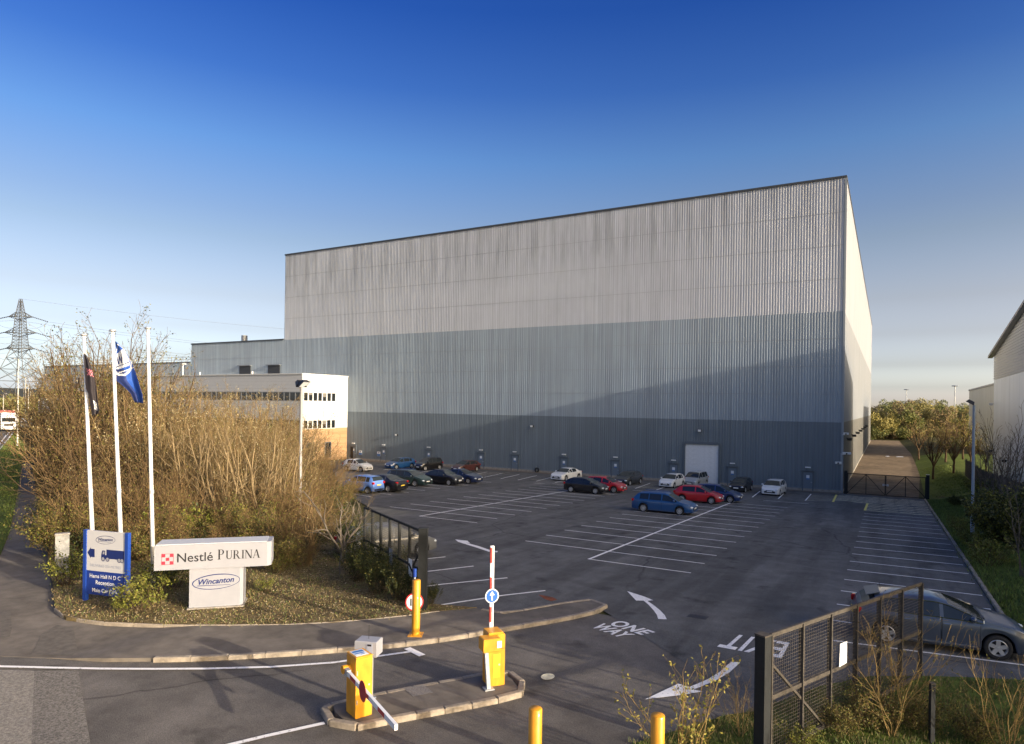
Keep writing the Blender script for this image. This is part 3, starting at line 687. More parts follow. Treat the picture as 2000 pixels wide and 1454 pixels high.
MB().boxb(SX+.2, SX+58, SY1-.2, SY1, -1.5, EZ).boxb(SX+.2, SX+58, SY0, SY0+.2, -1.5, EZ).boxb(SX+.2,SX+58,SYR-.2,SYR+.2,-1.5,RZ-.1).build('end_wall', sh_grey, sh, world=True)
for y, z in ((99.6,7.6),(99.4,1.9),(88.5,1.4)):
    mb = MB(); mb.box((SX-.35,y,z),(.4,.3,.28),bev=.03); mb.beam((SX,y,z+.05),(SX-.3,y,z+.05),.06,.06); mb.build('wall_camera', camw if z > 5 else black, sh, world=True)
# unseen block added past the right edge, sized to shade the car park
s2 = thing('unseen_shade_block', 'unseen grey flat roofed block added outside the right edge to shade the car park', 'shed', (22, 34, 0))
MB().boxb(22, 80, 31, 52.2, -1.0, 12.0).build('wall', sh_grey, s2, world=True); MB().boxb(22, 80, 13.8, 30.99, -1.0, 9.6).build('low_wall', sh_grey, s2, world=True)
MB().boxb(21.8, 80.2, 30.9, 52.3, 12.0, 12.3).build('roof', rf_m, s2, world=True); MB().boxb(21.8, 80.2, 13.6, 30.89, 9.6, 9.9).build('low_roof', rf_m, s2, world=True)
# low block beyond
lb = thing('low_grey_block', 'plain khaki grey block with a flat roof beyond the gabled shed', 'industrial building', (17.4, 172, -1.5))
tan = clad('block_khaki', (.42,.415,.36), .08)
MB().boxb(17.4, 50, 150, 195, -2.4, 11.7).build('wall', tan, lb, world=True)
MB().boxb(17.25, 50.1, 149.9, 195.1, 11.7, 12.05).build('roof_trim', rf_e, lb, world=True)
# ------------------------------------------------------------------ CARS
tyre_m = M('tyre_rubber', (.018,.018,.019), .85); rim_m = M('alloy_rim', (.55,.56,.58), .35, metal=.6); rim_d = M('rim_shadow', (.02,.02,.022), .6)
lens_m = M('headlight_lens', (.62,.66,.70), .08, spec=.9); tail_m = M('tail_light_lens', (.42,.012,.012), .15)
plate_w = M('plate_white', (.78,.78,.75), .5); plate_y = M('plate_yellow', (.72,.52,.06), .5); chrome = M('chrome_trim', (.75,.76,.78), .15, metal=1)
under_m = M('underbody_black', (.008,.008,.009), .9)
glass_c = M('car_glass', (.018,.024,.028), .05, spec=.7)
def paintm(name, c, rough=.35): return M(name, c, rough, coat=.8, spec=.5)
def profile(kind, L, H, belt):
    f, b = L/2, -L/2
    if kind == 'hatch':
        cowl, wx, rx = f-.92, f-1.72, b+.62
        top = [(b,.60),(b+.03,.92),(b+.10,belt+.06),(rx-.12,H-.13),(rx+.05,H-.06),(b+1.3,H-.01),(wx-.35,H),(wx,H-.06),(cowl,belt+.05),(f-.3,belt-.12),(f-.05,belt-.27),(f,belt-.36)]
        rw = (b+.14, rx-.02)
    elif kind == 'sport':
        cowl, wx, rx = f-1.14, f-1.98, b+.58
        top = [(b,.60),(b+.03,.88),(b+.09,belt+.02),(b+.20,belt+.10),(rx-.10,H-.15),(rx+.05,H-.075),(b+1.5,H-.01),(wx-.35,H),(wx,H-.07),(cowl,belt+.05),(f-.4,belt-.09),(f-.08,belt-.25),(f,belt-.38)]
        rw = (b+.22, rx-.04)
    elif kind == 'box':
        cowl, wx, rx = f-.78, f-1.45, b+.35
        top = [(b,.60),(b+.03,.95),(b+.08,belt+.06),(rx-.12,H-.12),(rx+.05,H-.05),(b+1.2,H),(wx-.3,H),(wx,H-.06),(cowl,belt+.07),(f-.25,belt-.08),(f-.05,belt-.24),(f,belt-.36)]
        rw = (b+.10, rx-.02)
    elif kind == 'estate':
        cowl, wx, rx = f-1.0, f-1.78, b+.52
        top = [(b,.60),(b+.03,.90),(b+.10,belt+.04),(rx-.12,H-.13),(rx+.05,H-.05),(b+1.3,H),(wx-.3,H),(wx,H-.06),(cowl,belt+.05),(f-.35,belt-.10),(f-.05,belt-.26),(f,belt-.36)]
        rw = (b+.14, rx-.02)
    elif kind == 'sedan':
        cowl, wx, rx = f-1.15, f-1.95, b+1.35
        top = [(b,.62),(b+.04,belt-.02),(b+.15,belt+.06),(b+.62,belt+.08),(rx,H-.06),(rx+.45,H),(wx-.3,H),(wx,H-.06),(cowl,belt+.05),(f-.4,belt-.08),(f-.06,belt-.22),(f,belt-.36)]
        rw = (b+.68, rx-.04)
    elif kind == 'fastback':
        cowl, wx, rx = f-1.18, f-2.02, b+1.05
        top = [(b,.60),(b+.05,belt-.10),(b+.14,belt-.0),(b+.30,belt+.09),(rx-.1,H-.12),(rx+.05,H-.07),(rx+.9,H),(wx-.35,H-.005),(wx,H-.075),(cowl,belt+.05),(f-.4,belt-.09),(f-.08,belt-.25),(f,belt-.38)]
        rw = (b+.36, rx-.12)
    else:   # rounded beetle
        cowl, wx, rx = f-1.05, f-1.62, b+1.05
        top = [(b,.50),(b+.08,.75),(b+.25,.93),(b+.55,1.12),(rx,H-.14),(rx+.5,H-.02),(rx+.85,H),(wx-.15,H-.03),(wx,H-.10),(cowl,belt+.06),(f-.55,belt-.02),(f-.2,belt-.16),(f-.04,belt-.32),(f,belt-.42)]
        rw = (b+.55, rx-.04)
    return top, cowl, wx, rx, rw
wheel_cache = {}
def wheel_mesh(r, spokes):
    k = (r, spokes)
    if k in wheel_cache: return wheel_cache[k]
    ax = ((1,0,0),(0,0,1),(0,-1,0)); w = .10
    t = MB().lathe([(r*.66,-w+.01),(r*.7,-w),(r*.93,-w),(r,-w+.035),(r,w-.035),(r*.93,w),(r*.7,w),(r*.66,w-.02)], 22, (0,0,0), ax)
    me = t.mesh('wheel', tyre_m, True)
    rm = MB(); rm.lathe([(r*.67,w-.015),(r*.62,w-.005),(r*.58,w-.03),(r*.56,w-.075)], 22, (0,0,0), ax)
    rm.lathe([(r*.6,w-.078),(.001,w-.076)], 22, (0,0,0), ax, m=1)
    rm.lathe([(r*.17,w-.05),(r*.15,w-.012),(.001,w-.008)], 10, (0,0,0), ax)
    for i in range(spokes):
        a = 2*math.pi*i/spokes+.3; d = Vector((math.cos(a),0,math.sin(a)))
        rm.beam(d*r*.1+Vector((0,-w+.035,0)), d*r*.61+Vector((0,-w+.03,0)), (.30 if spokes == 5 else .17)*r, .03, upv=(0,1,0))
    rme = rm.mesh('rim', [rim_m, rim_d], False)
    wheel_cache[k] = (me, rme); return me, rme
def make_car(label, paint, pos, rz, kind='hatch', L=4.0, W=1.70, H=1.46, wb=2.5, r=.31, belt=.93, doors5=True, spokes=7, trim=None, group=None, plates=True, detail=False, rails=False, tilt=0.0, fo=None):
    root = thing('parked_car', label, 'car', pos, rz, group); root.rotation_euler = (0, 0, rz)
    top, cowl, wx, rx, rw = profile(kind, L, H, belt)
    fo = fo if fo is not None else (L-wb)*.5
    xf = L/2-fo; xr = xf-wb; RA = r+.055; zs = .20
    xs = set(np.round(np.linspace(-L/2, L/2, int(L/.10)), 3))
    for xw in (xf, xr):
        for k in range(13): xs.add(round(xw+RA*math.cos(math.pi*k/12), 3))
    B_ = (xf+xr)/2+.02
    d_f = (B_+.0, min(cowl-.12, xf-RA-.02)); d_r = (max(xr+RA*.55, B_-.98), B_-.0) if doors5 else None
    bw = .045
    wins = []
    wl = rw[1]+.12 if kind not in ('sedan','fastback','beetle') else rx+.02
    if kind == 'fastback': wl = rx-.28
    if kind == 'beetle': wl = rx-.25
    if doors5: wins = [(B_+bw, cowl-.05), (max(wl, B_-.92)+.0, B_-bw)]
    else: wins = [(B_+bw-.12, cowl-.05), (max(wl+.05, B_-1.25), B_-bw-.12)]
    if doors5 and B_-.98-wl > .18: wins.append((wl, B_-.98))
    for a, b in wins: xs |= {round(a,3), round(b,3)}
    for q in [d_f]+([d_r] if d_r else []): xs |= {round(q[0],3), round(q[1],3)}
    xs |= {round(v,3) for v in (cowl, wx, rw[0], rw[1])}
    xs = sorted(xs); xs = [x for i, x in enumerate(xs) if i == 0 or x-xs[i-1] > .004]
    tx, tz = [p[0] for p in top], [p[1] for p in top]
    def zt(x):
        return sum(np.interp(x+o, tx, tz)*w for o, w in ((-.05,.25),(0,.5),(.05,.25)))
    def wid(x):
        t = abs(x)/(L/2); return W/2*(1-.03*t**2-.15*max(0,(t-.72)/.28)**2.2)
    def zb(x):
        z = zs+ .05*max(0,(abs(x)-L/2+.5)/.5)
        for xw in (xf, xr):
            if abs(x-xw) < RA: z = max(z, r+math.sqrt(RA*RA-(x-xw)**2))
        return z
    rows = []
    for x in xs:
        w, t, b = wid(x), zt(x), zb(x); bl = min(belt+.03*(-x/L), t-.05); cab = min(max((t-bl-.05)/(H-belt-.1),0),1)
        b = min(b, bl-.06); wt = w*(.955-.235*cab) if kind != 'beetle' else w*(.93-.25*cab)
        half = [(w*.93,b),(w*.985,b+.12*(bl-b)),(w,b+.5*(bl-b)),(w*.99,b+.86*(bl-b)),(w*.955,bl)]
        wb_ = w*.955
        for a, q in ((.10,.06),(.90,.84),(1.0,.95)): half.append((wb_+(wt-wb_)*a-(.03*w if q == .95 else 0), bl+q*(t-bl)))
        half.append((wt*.52,t)); half.append((0,t+.008)); rows.append(half)
    n = len(xs); NR = 10
    cats = {}
    def put(key, i, k, side): cats.setdefault(key, []).append((i, k, side))
    for i in range(n-1):
        xm = (xs[i]+xs[i+1])/2; h56 = ((rows[i][6][1]-rows[i][5][1])+(rows[i+1][6][1]-rows[i+1][5][1]))/2
        for k in range(NR-1):
            for sd_ in (1, -1):
                key = 'body'
                if k == 5 and h56 > .10:
                    for wi, (a, b) in enumerate(wins):
                        if a-.001 <= xm <= b+.001: key = ('side_window', wi, sd_)
                elif k >= 7 and wx < xm < cowl: key = ('windscreen', 0, 0)
                elif k >= 7 and rw[0] < xm < rw[1]: key = ('rear_window', 0, 0)
                elif 1 <= k <= 4 and xm > d_f[0] and xm < d_f[1]: key = ('door', 0, sd_)
                elif d_r and 1 <= k <= 4 and d_r[0] < xm < d_r[1]: key = ('door', 1, sd_)
                put(key, i, k, sd_)
    def mk(faces, inset=0.0, shrink=0.0, push=0.0):
        idx, vs, fs = {}, [], []
        imin = min(f[0] for f in faces); imax = max(f[0] for f in faces)+1
        kmin = min(f[1] for f in faces); kmax = max(f[1] for f in faces)+1
        def vid(i, k, s):
            if k == NR-1: s = 1
            if (i,k,s) not in idx:
                y, z = rows[i][k]; x = xs[i]
                if shrink:
                    if i == imin: x += shrink
                    if i == imax: x -= shrink
                    if k == kmin: z += shrink
                    if k == kmax: z -= shrink
                y = y+inset if y else 0
                idx[(i,k,s)] = len(vs); vs.append((x, y*s, z+push))
            return idx[(i,k,s)]
        for i, k, s in faces:
            q = (vid(i,k,s), vid(i,k+1,s), vid(i+1,k+1,s), vid(i+1,k,s))
            fs.append(q if s < 0 else q[::-1])
        return vs, fs
    mb = MB(); v, f = mk(cats['body']); mb.add(v, f)
    for key in cats:
        if key != 'body' and key[0] == 'door':
            v, f = mk(cats[key], inset=-.014); mb.add(v, f, 1)
    for i in (0, n-1):
        ring = [(xs[i], y, z) for y, z in rows[i]]+[(xs[i], -y, z) for y, z in rows[i][-2::-1]]
        mb.add(ring if i else ring[::-1], [tuple(range(len(ring)))])
    body = mb.build('body', [paint, under_m], root, smooth=True)
    names = {}
    for key in cats:
        if key == 'body': continue
        if key[0] == 'door':
            v, f = mk(cats[key], shrink=.006); d = MB().add(v, f).build('door', paint, root, smooth=True)
            xh = (d_f[0]+.14) if key[1] == 0 else (d_r[0]+.16)
            ii = min(range(n), key=lambda q: abs(xs[q]-xh)); y3 = rows[ii][3][0]
            MB().box((xh, (y3+.012)*key[2], rows[ii][3][1]-.03), (.19,.035,.035), bev=.01).build('handle', chrome if trim else paint, d)
        else:
            v, f = mk(cats[key], inset=-.006 if key[0] == 'side_window' else 0); MB().add(v, f).build(key[0], glass_c, root, smooth=True)
    if trim:
        for s in (1,-1):
            mb = MB(); pts = []
            ii = [i for i in range(n) if wins[-1][0]-.05 <= xs[i] <= wins[0][1]+.02]
            up_ = [Vector((xs[i], (rows[i][6][0]+.006)*s, rows[i][6][1]+.012)) for i in ii]; lo = [Vector((xs[i], (rows[i][5][0]+.008)*s, rows[i][5][1]-.012)) for i in ii]
            ring = up_+lo[::-1]
            for a, b in zip(ring, ring[1:]+ring[:1]): mb.beam(a, b, .018, .02)
            mb.build('window_trim', chrome, root)
            mb = MB(); mb.beam((xr+RA+.08,(W/2+.004)*s,.30),(xf-RA-.08,(W/2+.004)*s,.30),.02,.04); mb.build('sill_trim', chrome, root)
    # black underside and wheel housings
    mb = MB(); mb.boxb(-L/2+.12, L/2-.12, -W/2+.26, W/2-.26, .19, .55); mb.boxb(xr+RA, xf-RA, -W/2+.09, W/2-.09, .185, .5)
    for xw in (xf, xr):
        for s in (1,-1):
            y0, y1 = (wid(xw)*.93)*s, (W/2-.27)*s; pr = [(xw+RA*math.cos(math.pi*k/10), r+RA*math.sin(math.pi*k/10)) for k in range(11)]
            vs = [(a,y0,b) for a,b in pr]+[(a,y1,b) for a,b in pr]; mb.add(vs, [(k,k+1,12+k,11+k) for k in range(10)])
    mb.build('underbody', under_m, root)
    wm, rm = wheel_mesh(r, spokes)
    for xw in (xf, xr):
        for s in (1,-1):
            w_ = link('wheel', wm, root); w_.location = (xw, s*(wid(xw)-.115), r); w_.rotation_euler = (0, 0, 0 if s < 0 else math.pi)
            link('rim', rm, w_)
    fx, fw_ = L/2, wid(L/2); ft = zt(L/2)
    for s in (1,-1):
        hz = ft-.02 if kind != 'beetle' else ft+.0
        MB().ell((fx-.16, s*(wid(fx-.16)-.17), hz+.03), (.20,.16,.085) if kind != 'beetle' else (.15,.13,.13)).build('headlight', lens_m, root, True)
        th = .13 if kind in ('sedan','fastback','beetle') else .19
        MB().box((-fx+.10, s*(wid(-fx+.1)-.075), belt-.07 if kind != 'beetle' else .72), (.22,.17,th), bev=.03).build('tail_light', tail_m, root)
        MB().ell((cowl-.30, s*(wid(cowl)+.07), belt+.09), (.08,.11,.075)).build('mirror', paint, root, True)
    MB().box((fx, 0, .43), (.05, W*.58, .16), bev=.02).build('grille', black, root)
    MB().box((fx, 0, ft-.06), (.05, W*.42, .07), bev=.015).build('upper_grille', black, root)
    MB().box((-fx, 0, .34), (.05, W*.7, .13), bev=.02).build('rear_bumper_insert', black, root)
    if plates:
        MB().box((fx+.015, 0, .50), (.03,.50,.11)).build('number_plate', plate_w, root)
        MB().box((-fx-.012, 0, .60 if kind in ('sedan','fastback','beetle') else .72), (.03,.50,.11)).build('number_plate', plate_y, root)
    if rails:
        for s in (1,-1): MB().tube((rx+.15,s*W*.33,H+.025),(wx-.2,s*W*.33,H+.025),.02,n=6).build('roof_rail', chrome, root)
    if detail:
        MB().ext([(rx-.26,-.52,H-.14),(rx-.26,.52,H-.14),(rx+.1,.48,H-.035),(rx+.1,-.48,H-.035)], (0,0,.022)).build('roof_spoiler', paint, root)
        MB().tube((rx+.15,0,H-.02),(rx+.12,0,H+.16),.006,n=5).build('aerial', black, root)
        for s in (1,-1): MB().box((-fx+.02, s*(wid(-fx)-.2), .38), (.05,.22,.06), bev=.01).build('rear_reflector', tail_m, root)
        MB().box((cowl-.02,0,zt(cowl)+.0),(.10,W*.62,.03),bev=.01).build('wiper_cowl', black, root)
    return root
def onlot(x, y): return (x, y, gz(x, y)+.02)
pw = paintm('paint_white', (.74,.74,.73)); pblk = paintm('paint_black', (.008,.008,.010)); pred = paintm('paint_red', (.42,.012,.018)); pblu = paintm('paint_blue', (.010,.065,.20))
pnav = paintm('paint_navy', (.012,.022,.07)); plbl = paintm('paint_powder_blue', (.10,.20,.50)); pgry = M('paint_grey', (.060,.078,.112), .32, metal=.25, coat=.7); pslv = paintm('paint_silver', (.34,.36,.38), .3); pmar = paintm('paint_maroon', (.075,.022,.018)); pgrn = paintm('paint_bottle_green', (.012,.03,.03)); pchar = paintm('paint_charcoal', (.022,.025,.028)); pmid = paintm('paint_dark_blue', (.010,.030,.12))
E_, F_ = 0.0, -math.pi/2      # nose to the right (+x) or out towards the lot (-y)
GR = 'cars parked in the marked bays'
def side_car(label, paint, rear, y, nose=1, **k):
    """rear = x of the wheel further from the nose, y = line of the near wheels"""
    wb = k.get('wb', 2.5); W = k.get('W', 1.70); yc = y+W/2-.05; xc = rear+nose*wb/2
    return make_car(label, paint, onlot(xc, yc), 0 if nose > 0 else math.pi, group=GR, **k)
side_car('white small hatchback side-on beside the office corner, nose to the right', pw, -56.9, 60.4, kind='hatch', L=3.6, W=1.63, H=1.49, wb=2.3, doors5=False, belt=.96)
make_car('blue hatchback backed up to the slate wall, first in the wall row from the office', pblu, onlot(-56.0, 69.6), F_-.22, 'hatch', 4.1, 1.72, 1.47, 2.55, group=GR)
make_car('tall black boxy car backed up to the wall next to the blue hatchback', pblk, onlot(-52.1, 70.6), F_-.22, 'box', 3.7, 1.68, 1.66, 2.45, .32, 1.02, group=GR)
make_car('maroon hatchback by the wall, half hidden behind the rounded black car', pmar, onlot(-47.6, 72.6), F_-.18, 'hatch', 4.0, 1.7, 1.47, 2.5, group=GR)
side_car('rounded black beetle-shaped two door car with pale alloys, nose to the right', pblk, -39.85, 53.9, kind='beetle', L=4.08, W=1.74, H=1.50, wb=2.51, doors5=False, belt=.95, spokes=9)
side_car('black saloon directly behind the rounded beetle-shaped car', pnav, -39.7, 57.0, kind='sedan', L=4.3, wb=2.6, H=1.43)
side_car('dark green estate with chrome window line, behind the black saloon and powder blue hatchback', pgrn, -41.5, 50.4, kind='estate', L=4.6, W=1.76, H=1.48, wb=2.68, nose=1, trim=True, rails=True)
make_car('powder blue hatchback seen from behind, tail to the right, at the edge of the thicket', plbl, onlot(-38.55, 42.95), math.pi, 'box', 3.54, 1.62, 1.48, 2.36, .28, .96, group=GR)
make_car('black saloon with curved chrome window line, tail to the right beside the powder blue hatchback', pblk, onlot(-38.35, 45.2), math.pi, 'sedan', 4.55, 1.77, 1.43, 2.68, .33, .95, trim=True, group=GR)
make_car('white saloon backed up to the slate wall near the middle of the wall row', pw, onlot(-32.5, 71.0), F_-.14, 'sedan', 4.5, 1.77, 1.43, 2.72, .33, .95, group=GR)
side_car('old black three door hatchback in front of the red car, nose to the right', pblk, -25.75, 57.2, kind='hatch', L=4.0, W=1.68, H=1.42, wb=2.47, doors5=False, spokes=9)
side_car('red hatchback half hidden behind the old black three door', pred, -25.0, 59.9, kind='hatch', L=4.1, W=1.72, H=1.46, wb=2.5)
make_car('charcoal hatchback backed up to the wall right of the red car', pchar, onlot(-25.0, 71.2), F_-.12, 'hatch', 4.2, 1.75, 1.47, 2.6, group=GR)
make_car('white hatchback at the left foot of the white roller door', pw, onlot(-20.3, 71.9), F_-.10, 'hatch', 3.97, 1.68, 1.46, 2.47, group=GR)
make_car('silver grey people carrier in front of the white roller door', pslv, onlot(-18.6, 75.4), F_-.10, 'box', 4.2, 1.75, 1.68, 2.6, .32, 1.02, group=GR)
side_car('dark blue hatchback just behind the bright red hatchback', pmid, -14.3, 59.4, kind='hatch', L=4.2, W=1.75, H=1.50, wb=2.6)
side_car('bright red three door hatchback in front of the dark blue one, nose to the right', pred, -15.2, 56.9, kind='hatch', L=3.97, W=1.68, H=1.46, wb=2.47, doors5=False, spokes=9)
side_car('royal blue estate with roof rails standing alone nearest in its row', pblu, -15.5, 47.4, kind='estate', L=4.5, W=1.77, H=1.47, wb=2.68, rails=True, spokes=9)
make_car('black hatchback backed up to the wall between the roller door and the last white car', pblk, onlot(-13.3, 73.2), F_-.08, 'hatch', 3.85, 1.66, 1.45, 2.44, group=GR)
make_car('white hatchback at the right end of the wall row, nose towards the car park', pw, onlot(-9.85, 72.1), F_-.06, 'hatch', 4.39, 1.77, 1.50, 2.7, .33, .96, group=GR)
c0, c1 = G(1731,1258), G(1949,1289); a_ = math.atan2(c1.y-c0.y, c1.x-c0.x)
mid = (c0+c1)/2; nrm = Vector((-math.sin(a_), math.cos(a_), 0))
make_car('metallic grey hatchback with chrome window trim and five spoke alloys behind the right gate', pgry, onlot(*(mid+nrm*.80)[:2]), a_, 'sport', 4.33, 1.80, 1.42, 2.64, .335, .96, spokes=5, trim=True, detail=True, group='cars parked by the entrance gates', fo=.86)
c = G(716,1092); make_car('silver hatchback seen through the mesh of the left gate', paintm('paint_dull_silver', (.11,.115,.12), .3), onlot(c.x+.3, c.y+.9), math.atan2(.89,.46), 'hatch', 4.2, 1.75, 1.45, 2.62, group='cars parked by the entrance gates')

# articulated lorry coming along the side road
tp = G(15,843); lor = thing('lorry', 'white lorry with a red topped trailer coming along the side road at the far left', 'lorry', tp, math.atan2(-tp.y, -tp.x)+.10)
MB().box((-.4,0,2.05),(2.1,2.45,2.9),bev=.12).boxb(-1.2,.2,-1.15,1.15,3.4,3.75).build('cab', M('lorry_white',(.72,.72,.72),.4), lor)
MB().boxb(.655,.70,-1.1,1.1,1.95,2.75).build('windscreen', glass_c, lor)
MB().boxb(.66,.70,-.75,.75,1.05,1.6).build('grille', black, lor); MB().boxb(.60,.72,-1.2,1.2,.45,.8).build('bumper', camw, lor)
for s in (1,-1):
    MB().box((.68,s*.95,.9),(.08,.32,.2),bev=.02).build('headlight', lens_m, lor); MB().boxb(.3,.5,s*1.38-.1,s*1.38+.1,1.9,2.6).build('mirror', black, lor)
MB().boxb(-13.6,-1.7,-1.25,1.25,1.1,3.7).build('trailer', M('trailer_grey',(.45,.44,.43),.5), lor); MB().boxb(-13.6,-1.7,-1.27,1.27,3.7,4.15).build('trailer_cover', M('trailer_red',(.36,.07,.05),.6), lor)
wm, rm = wheel_mesh(.5, 7)
for x in (-.4,-3.4,-9.6,-10.9):
    for s in (1,-1):
        w_ = link('wheel', wm, lor); w_.location = (x, s*1.08, .5); w_.rotation_euler = (0,0,0 if s < 0 else math.pi); link('rim', rm, w_)
vp = G(50,838); van = thing('delivery_van', 'small white van following well behind the lorry on the side road', 'van', (vp.x, vp.y, vp.z+.02), math.atan2(-vp.y,-vp.x))
MB().box((-1.5,0,1.3),(4.6,1.95,2.0),bev=.15).box((1.0,0,.85),(1.1,1.9,1.0),bev=.15).build('body', pw, van); MB().ext([(.82,-.85,1.35),(.82,.85,1.35),(.5,.8,2.1),(.5,-.8,2.1)],(.06,0,0)).build('windscreen', glass_c, van)
wm, rm = wheel_mesh(.33, 7)
for x in (.9,-2.7):
    for s in (1,-1):
        w_ = link('wheel', wm, van); w_.location = (x, s*.86, .33); w_.rotation_euler = (0,0,0 if s < 0 else math.pi); link('rim', rm, w_)
# ------------------------------------------------------------------ BARRIERS, SIGNS, FLAGPOLES
def view_frame(p, turn=0.0):
    """right / normal vectors of something facing the camera, turned about z"""
    n = Vector((-p[0], -p[1], 0)).normalized(); a = turn
    n = Vector((n.x*math.cos(a)-n.y*math.sin(a), n.x*math.sin(a)+n.y*math.cos(a), 0))
    return Vector((-n.y, n.x, 0)), n
# bollards
def bollard(label, base, h, r=.115, grp='yellow bollards at the entrance'):
    o = thing('bollard', label, 'bollard', base, 0, grp)
    MB().lathe([(r,0),(r,h-.012),(r-.012,h),(.001,h+.004)], 20).build('post', yel, o, True)
    mb = MB(); mb.box((0,0,.008),(.40,.40,.016), .5); 
    for i in range(4): mb.tube((.15*math.cos(i*1.57+.785+.5),.15*math.sin(i*1.57+.785+.5),.016),(.15*math.cos(i*1.57+.785+.5),.15*math.sin(i*1.57+.785+.5),.04),.016,n=6)
    mb.build('base_plate', yel, o); return o
b = G(811,1240,.10); bollard('yellow bollard on the footway in front of the round speed sign', b, 1.55)
def low_bollard(label, px, pytop, h):
    p = atz(px, pytop, h); bollard(label, (p.x, p.y, gz(p.x,p.y)), h)
low_bollard('yellow bollard cut by the bottom edge, left of the leafy sapling', 1045, 1383, 1.5)
low_bollard('yellow bollard cut by the bottom edge, among the twigs of the leafy sapling', 1284, 1396, 1.5)
# entry barrier with raised arm
redm = M('arm_red', (.48,.035,.03), .5); arm_w = M('arm_white', (.78,.78,.77), .4)
A0 = G(966,1338,.12); A0 = Vector((A0.x,A0.y,.12)); rv, nv = view_frame(A0, .35); az = math.atan2(rv.y, rv.x)
eb = thing('entry_barrier', 'yellow entry barrier cabinet with its red and white arm raised upright', 'barrier', A0, az)
MB().box((0,.12,.60),(.40,.42,1.20),bev=.02).build('cabinet', yel, eb); MB().box((-.02,.12,1.22),(.36,.40,.04),bev=.012).build('lid', yel, eb)
MB().boxb(-.09,.09,-.096,-.0905,.2,.75).build('service_door', M('yellow_shade_door',(.76,.39,.02),.45), eb)
arm = MB().boxb(-.03,.06,.34,.40,.95,3.15).build('arm', arm_w, eb)
for z0 in (1.35,2.05,2.75):
    MB().boxb(-.034,-.0305,.338,.402,z0,z0+.36).boxb(-.0305,.015,.336,.3395,z0,z0+.36).build('red_band', redm, arm)
def round_sign(parent, c, r, right, normal, rim, face, name='sign_disc'):
    ax = (tuple(right), (0,0,1), tuple(normal))
    d = MB().lathe([(.001,-.006),(r,-.006),(r,.006),(r*.94,.007),(.001,.007)], 28, c, ax).build(name, rim, parent)
    cc = Vector(c)+Vector(normal)*.0085
    MB().lathe([(.001,.001),(r*.86,.001),(r*.86,-.001)], 28, cc, ax).build('sign_face', face, d); return d, cc+Vector(normal)*.002
X_, Yn = Vector((1,0,0)), Vector((0,-1,0))
d, cc = round_sign(eb, (0.0,.30,1.98), .17, X_, Yn, arm_w, M('arrow_sign_blue',(.015,.11,.42),.4))
z = lambda x, y: (cc.x+x, cc.y-.001, cc.z+y)
MB().poly([z(-.016,-.10),z(.016,-.10),z(.016,.02),z(.062,.02),z(0,.115),z(-.062,.02),z(-.016,.02)]).build('sign_arrow', arm_w, d)
MB().lathe([(.001,.004),(.022,.004),(.022,0)], 10, (.06,-.097,.50), ((1,0,0),(0,0,1),(0,-1,0))).build('lock', gal, eb)
MB().boxb(-.195,.195,-.093,-.0905,.86,.868).build('panel_seam', black, eb); MB().boxb(-.12,.06,-.095,-.0908,.95,1.10).build('warning_label', arm_w, eb)
# yellow ticket reader on an inclined post
T0 = G(953,1346,.12); T0 = Vector((T0.x,T0.y,.12)); rv, nv = view_frame(T0, .35); az = math.atan2(rv.y,rv.x)
tr = thing('ticket_reader', 'yellow card reader head on a leaning steel post beside the entry barrier', 'card reader', T0, az)
MB().beam((0,0,0),(-.06,.04,.92),.085,.085).build('post', gal, tr); MB().box((0,0,.012),(.22,.22,.024)).build('base_plate', gal, tr)
MB().box((.02,0,1.04),(.42,.34,.30),bev=.015).build('head', yel, tr); rdm = MB().boxb(.13,.24,-.185,-.171,.98,1.13).build('reader', arm_w, tr); MB().boxb(.15,.22,-.19,-.186,1.03,1.10).build('reader_pad', greyp, rdm)
# exit barrier, arm lowered
B0 = G(700,1394,.12); B0 = Vector((B0.x,B0.y,.12)); rv, nv = view_frame(B0, .45); az = math.atan2(rv.y,rv.x)
xb = thing('exit_barrier', 'yellow exit barrier cabinet with lowered red and white arm and round red disc', 'barrier', B0, az)
MB().box((0,.0,.62),(.37,.44,1.24),bev=.02).build('cabinet', yel, xb); MB().box((0,0,1.255),(.385,.455,.03),bev=.01).build('lid', yel, xb)
MB().boxb(-.15,.15,-.2235,-.2205,.14,1.06).build('service_door', yel, xb); MB().lathe([(.001,.004),(.022,.004),(.022,0)], 10, (.11,-.224,.66), ((1,0,0),(0,0,1),(0,-1,0))).build('lock', gal, xb)
for z_ in (.3,.9): MB().boxb(-.165,-.145,-.232,-.2205,z_,z_+.09).build('hinge', gal, xb)
MB().boxb(.06,.14,-.2265,-.2240,.34,.42).build('rating_plate', gal, xb)
st = MB().boxb(-.15,.13,-.16,.17,1.271,1.276).build('lid_sticker', arm_w, xb)
MB().boxb(-.13,.11,.03,.13,1.277,1.279).boxb(-.13,.09,-.05,0,1.277,1.279).boxb(-.02,.06,-.12,-.09,1.277,1.279).build('sticker_print', signb, st)
hub = MB().tube((-.185,.05,.98),(-.36,.05,.98),.085,n=14).build('pivot_hub', yel, xb)
inv = Matrix.Rotation(-az, 3, 'Z')
pe = inv @ (atz(773,1421,1.06)-B0); pe.z = .94
ps = Vector((-.30,-.02,.97)); dd = (pe-ps)
arm2 = MB().beam(ps, pe, .06, .10).build('arm', arm_w, xb)
for t0, t1 in ((.12,.24),(.46,.52),(.70,.82)):
    a, b = ps+dd*t0, ps+dd*t1; q = dd.normalized().cross(Vector((0,0,1))).normalized()
    for sg in (1,-1): MB().beam(a+q*.031*sg, b+q*.031*sg, .003, .085).build('red_band', redm, arm2)
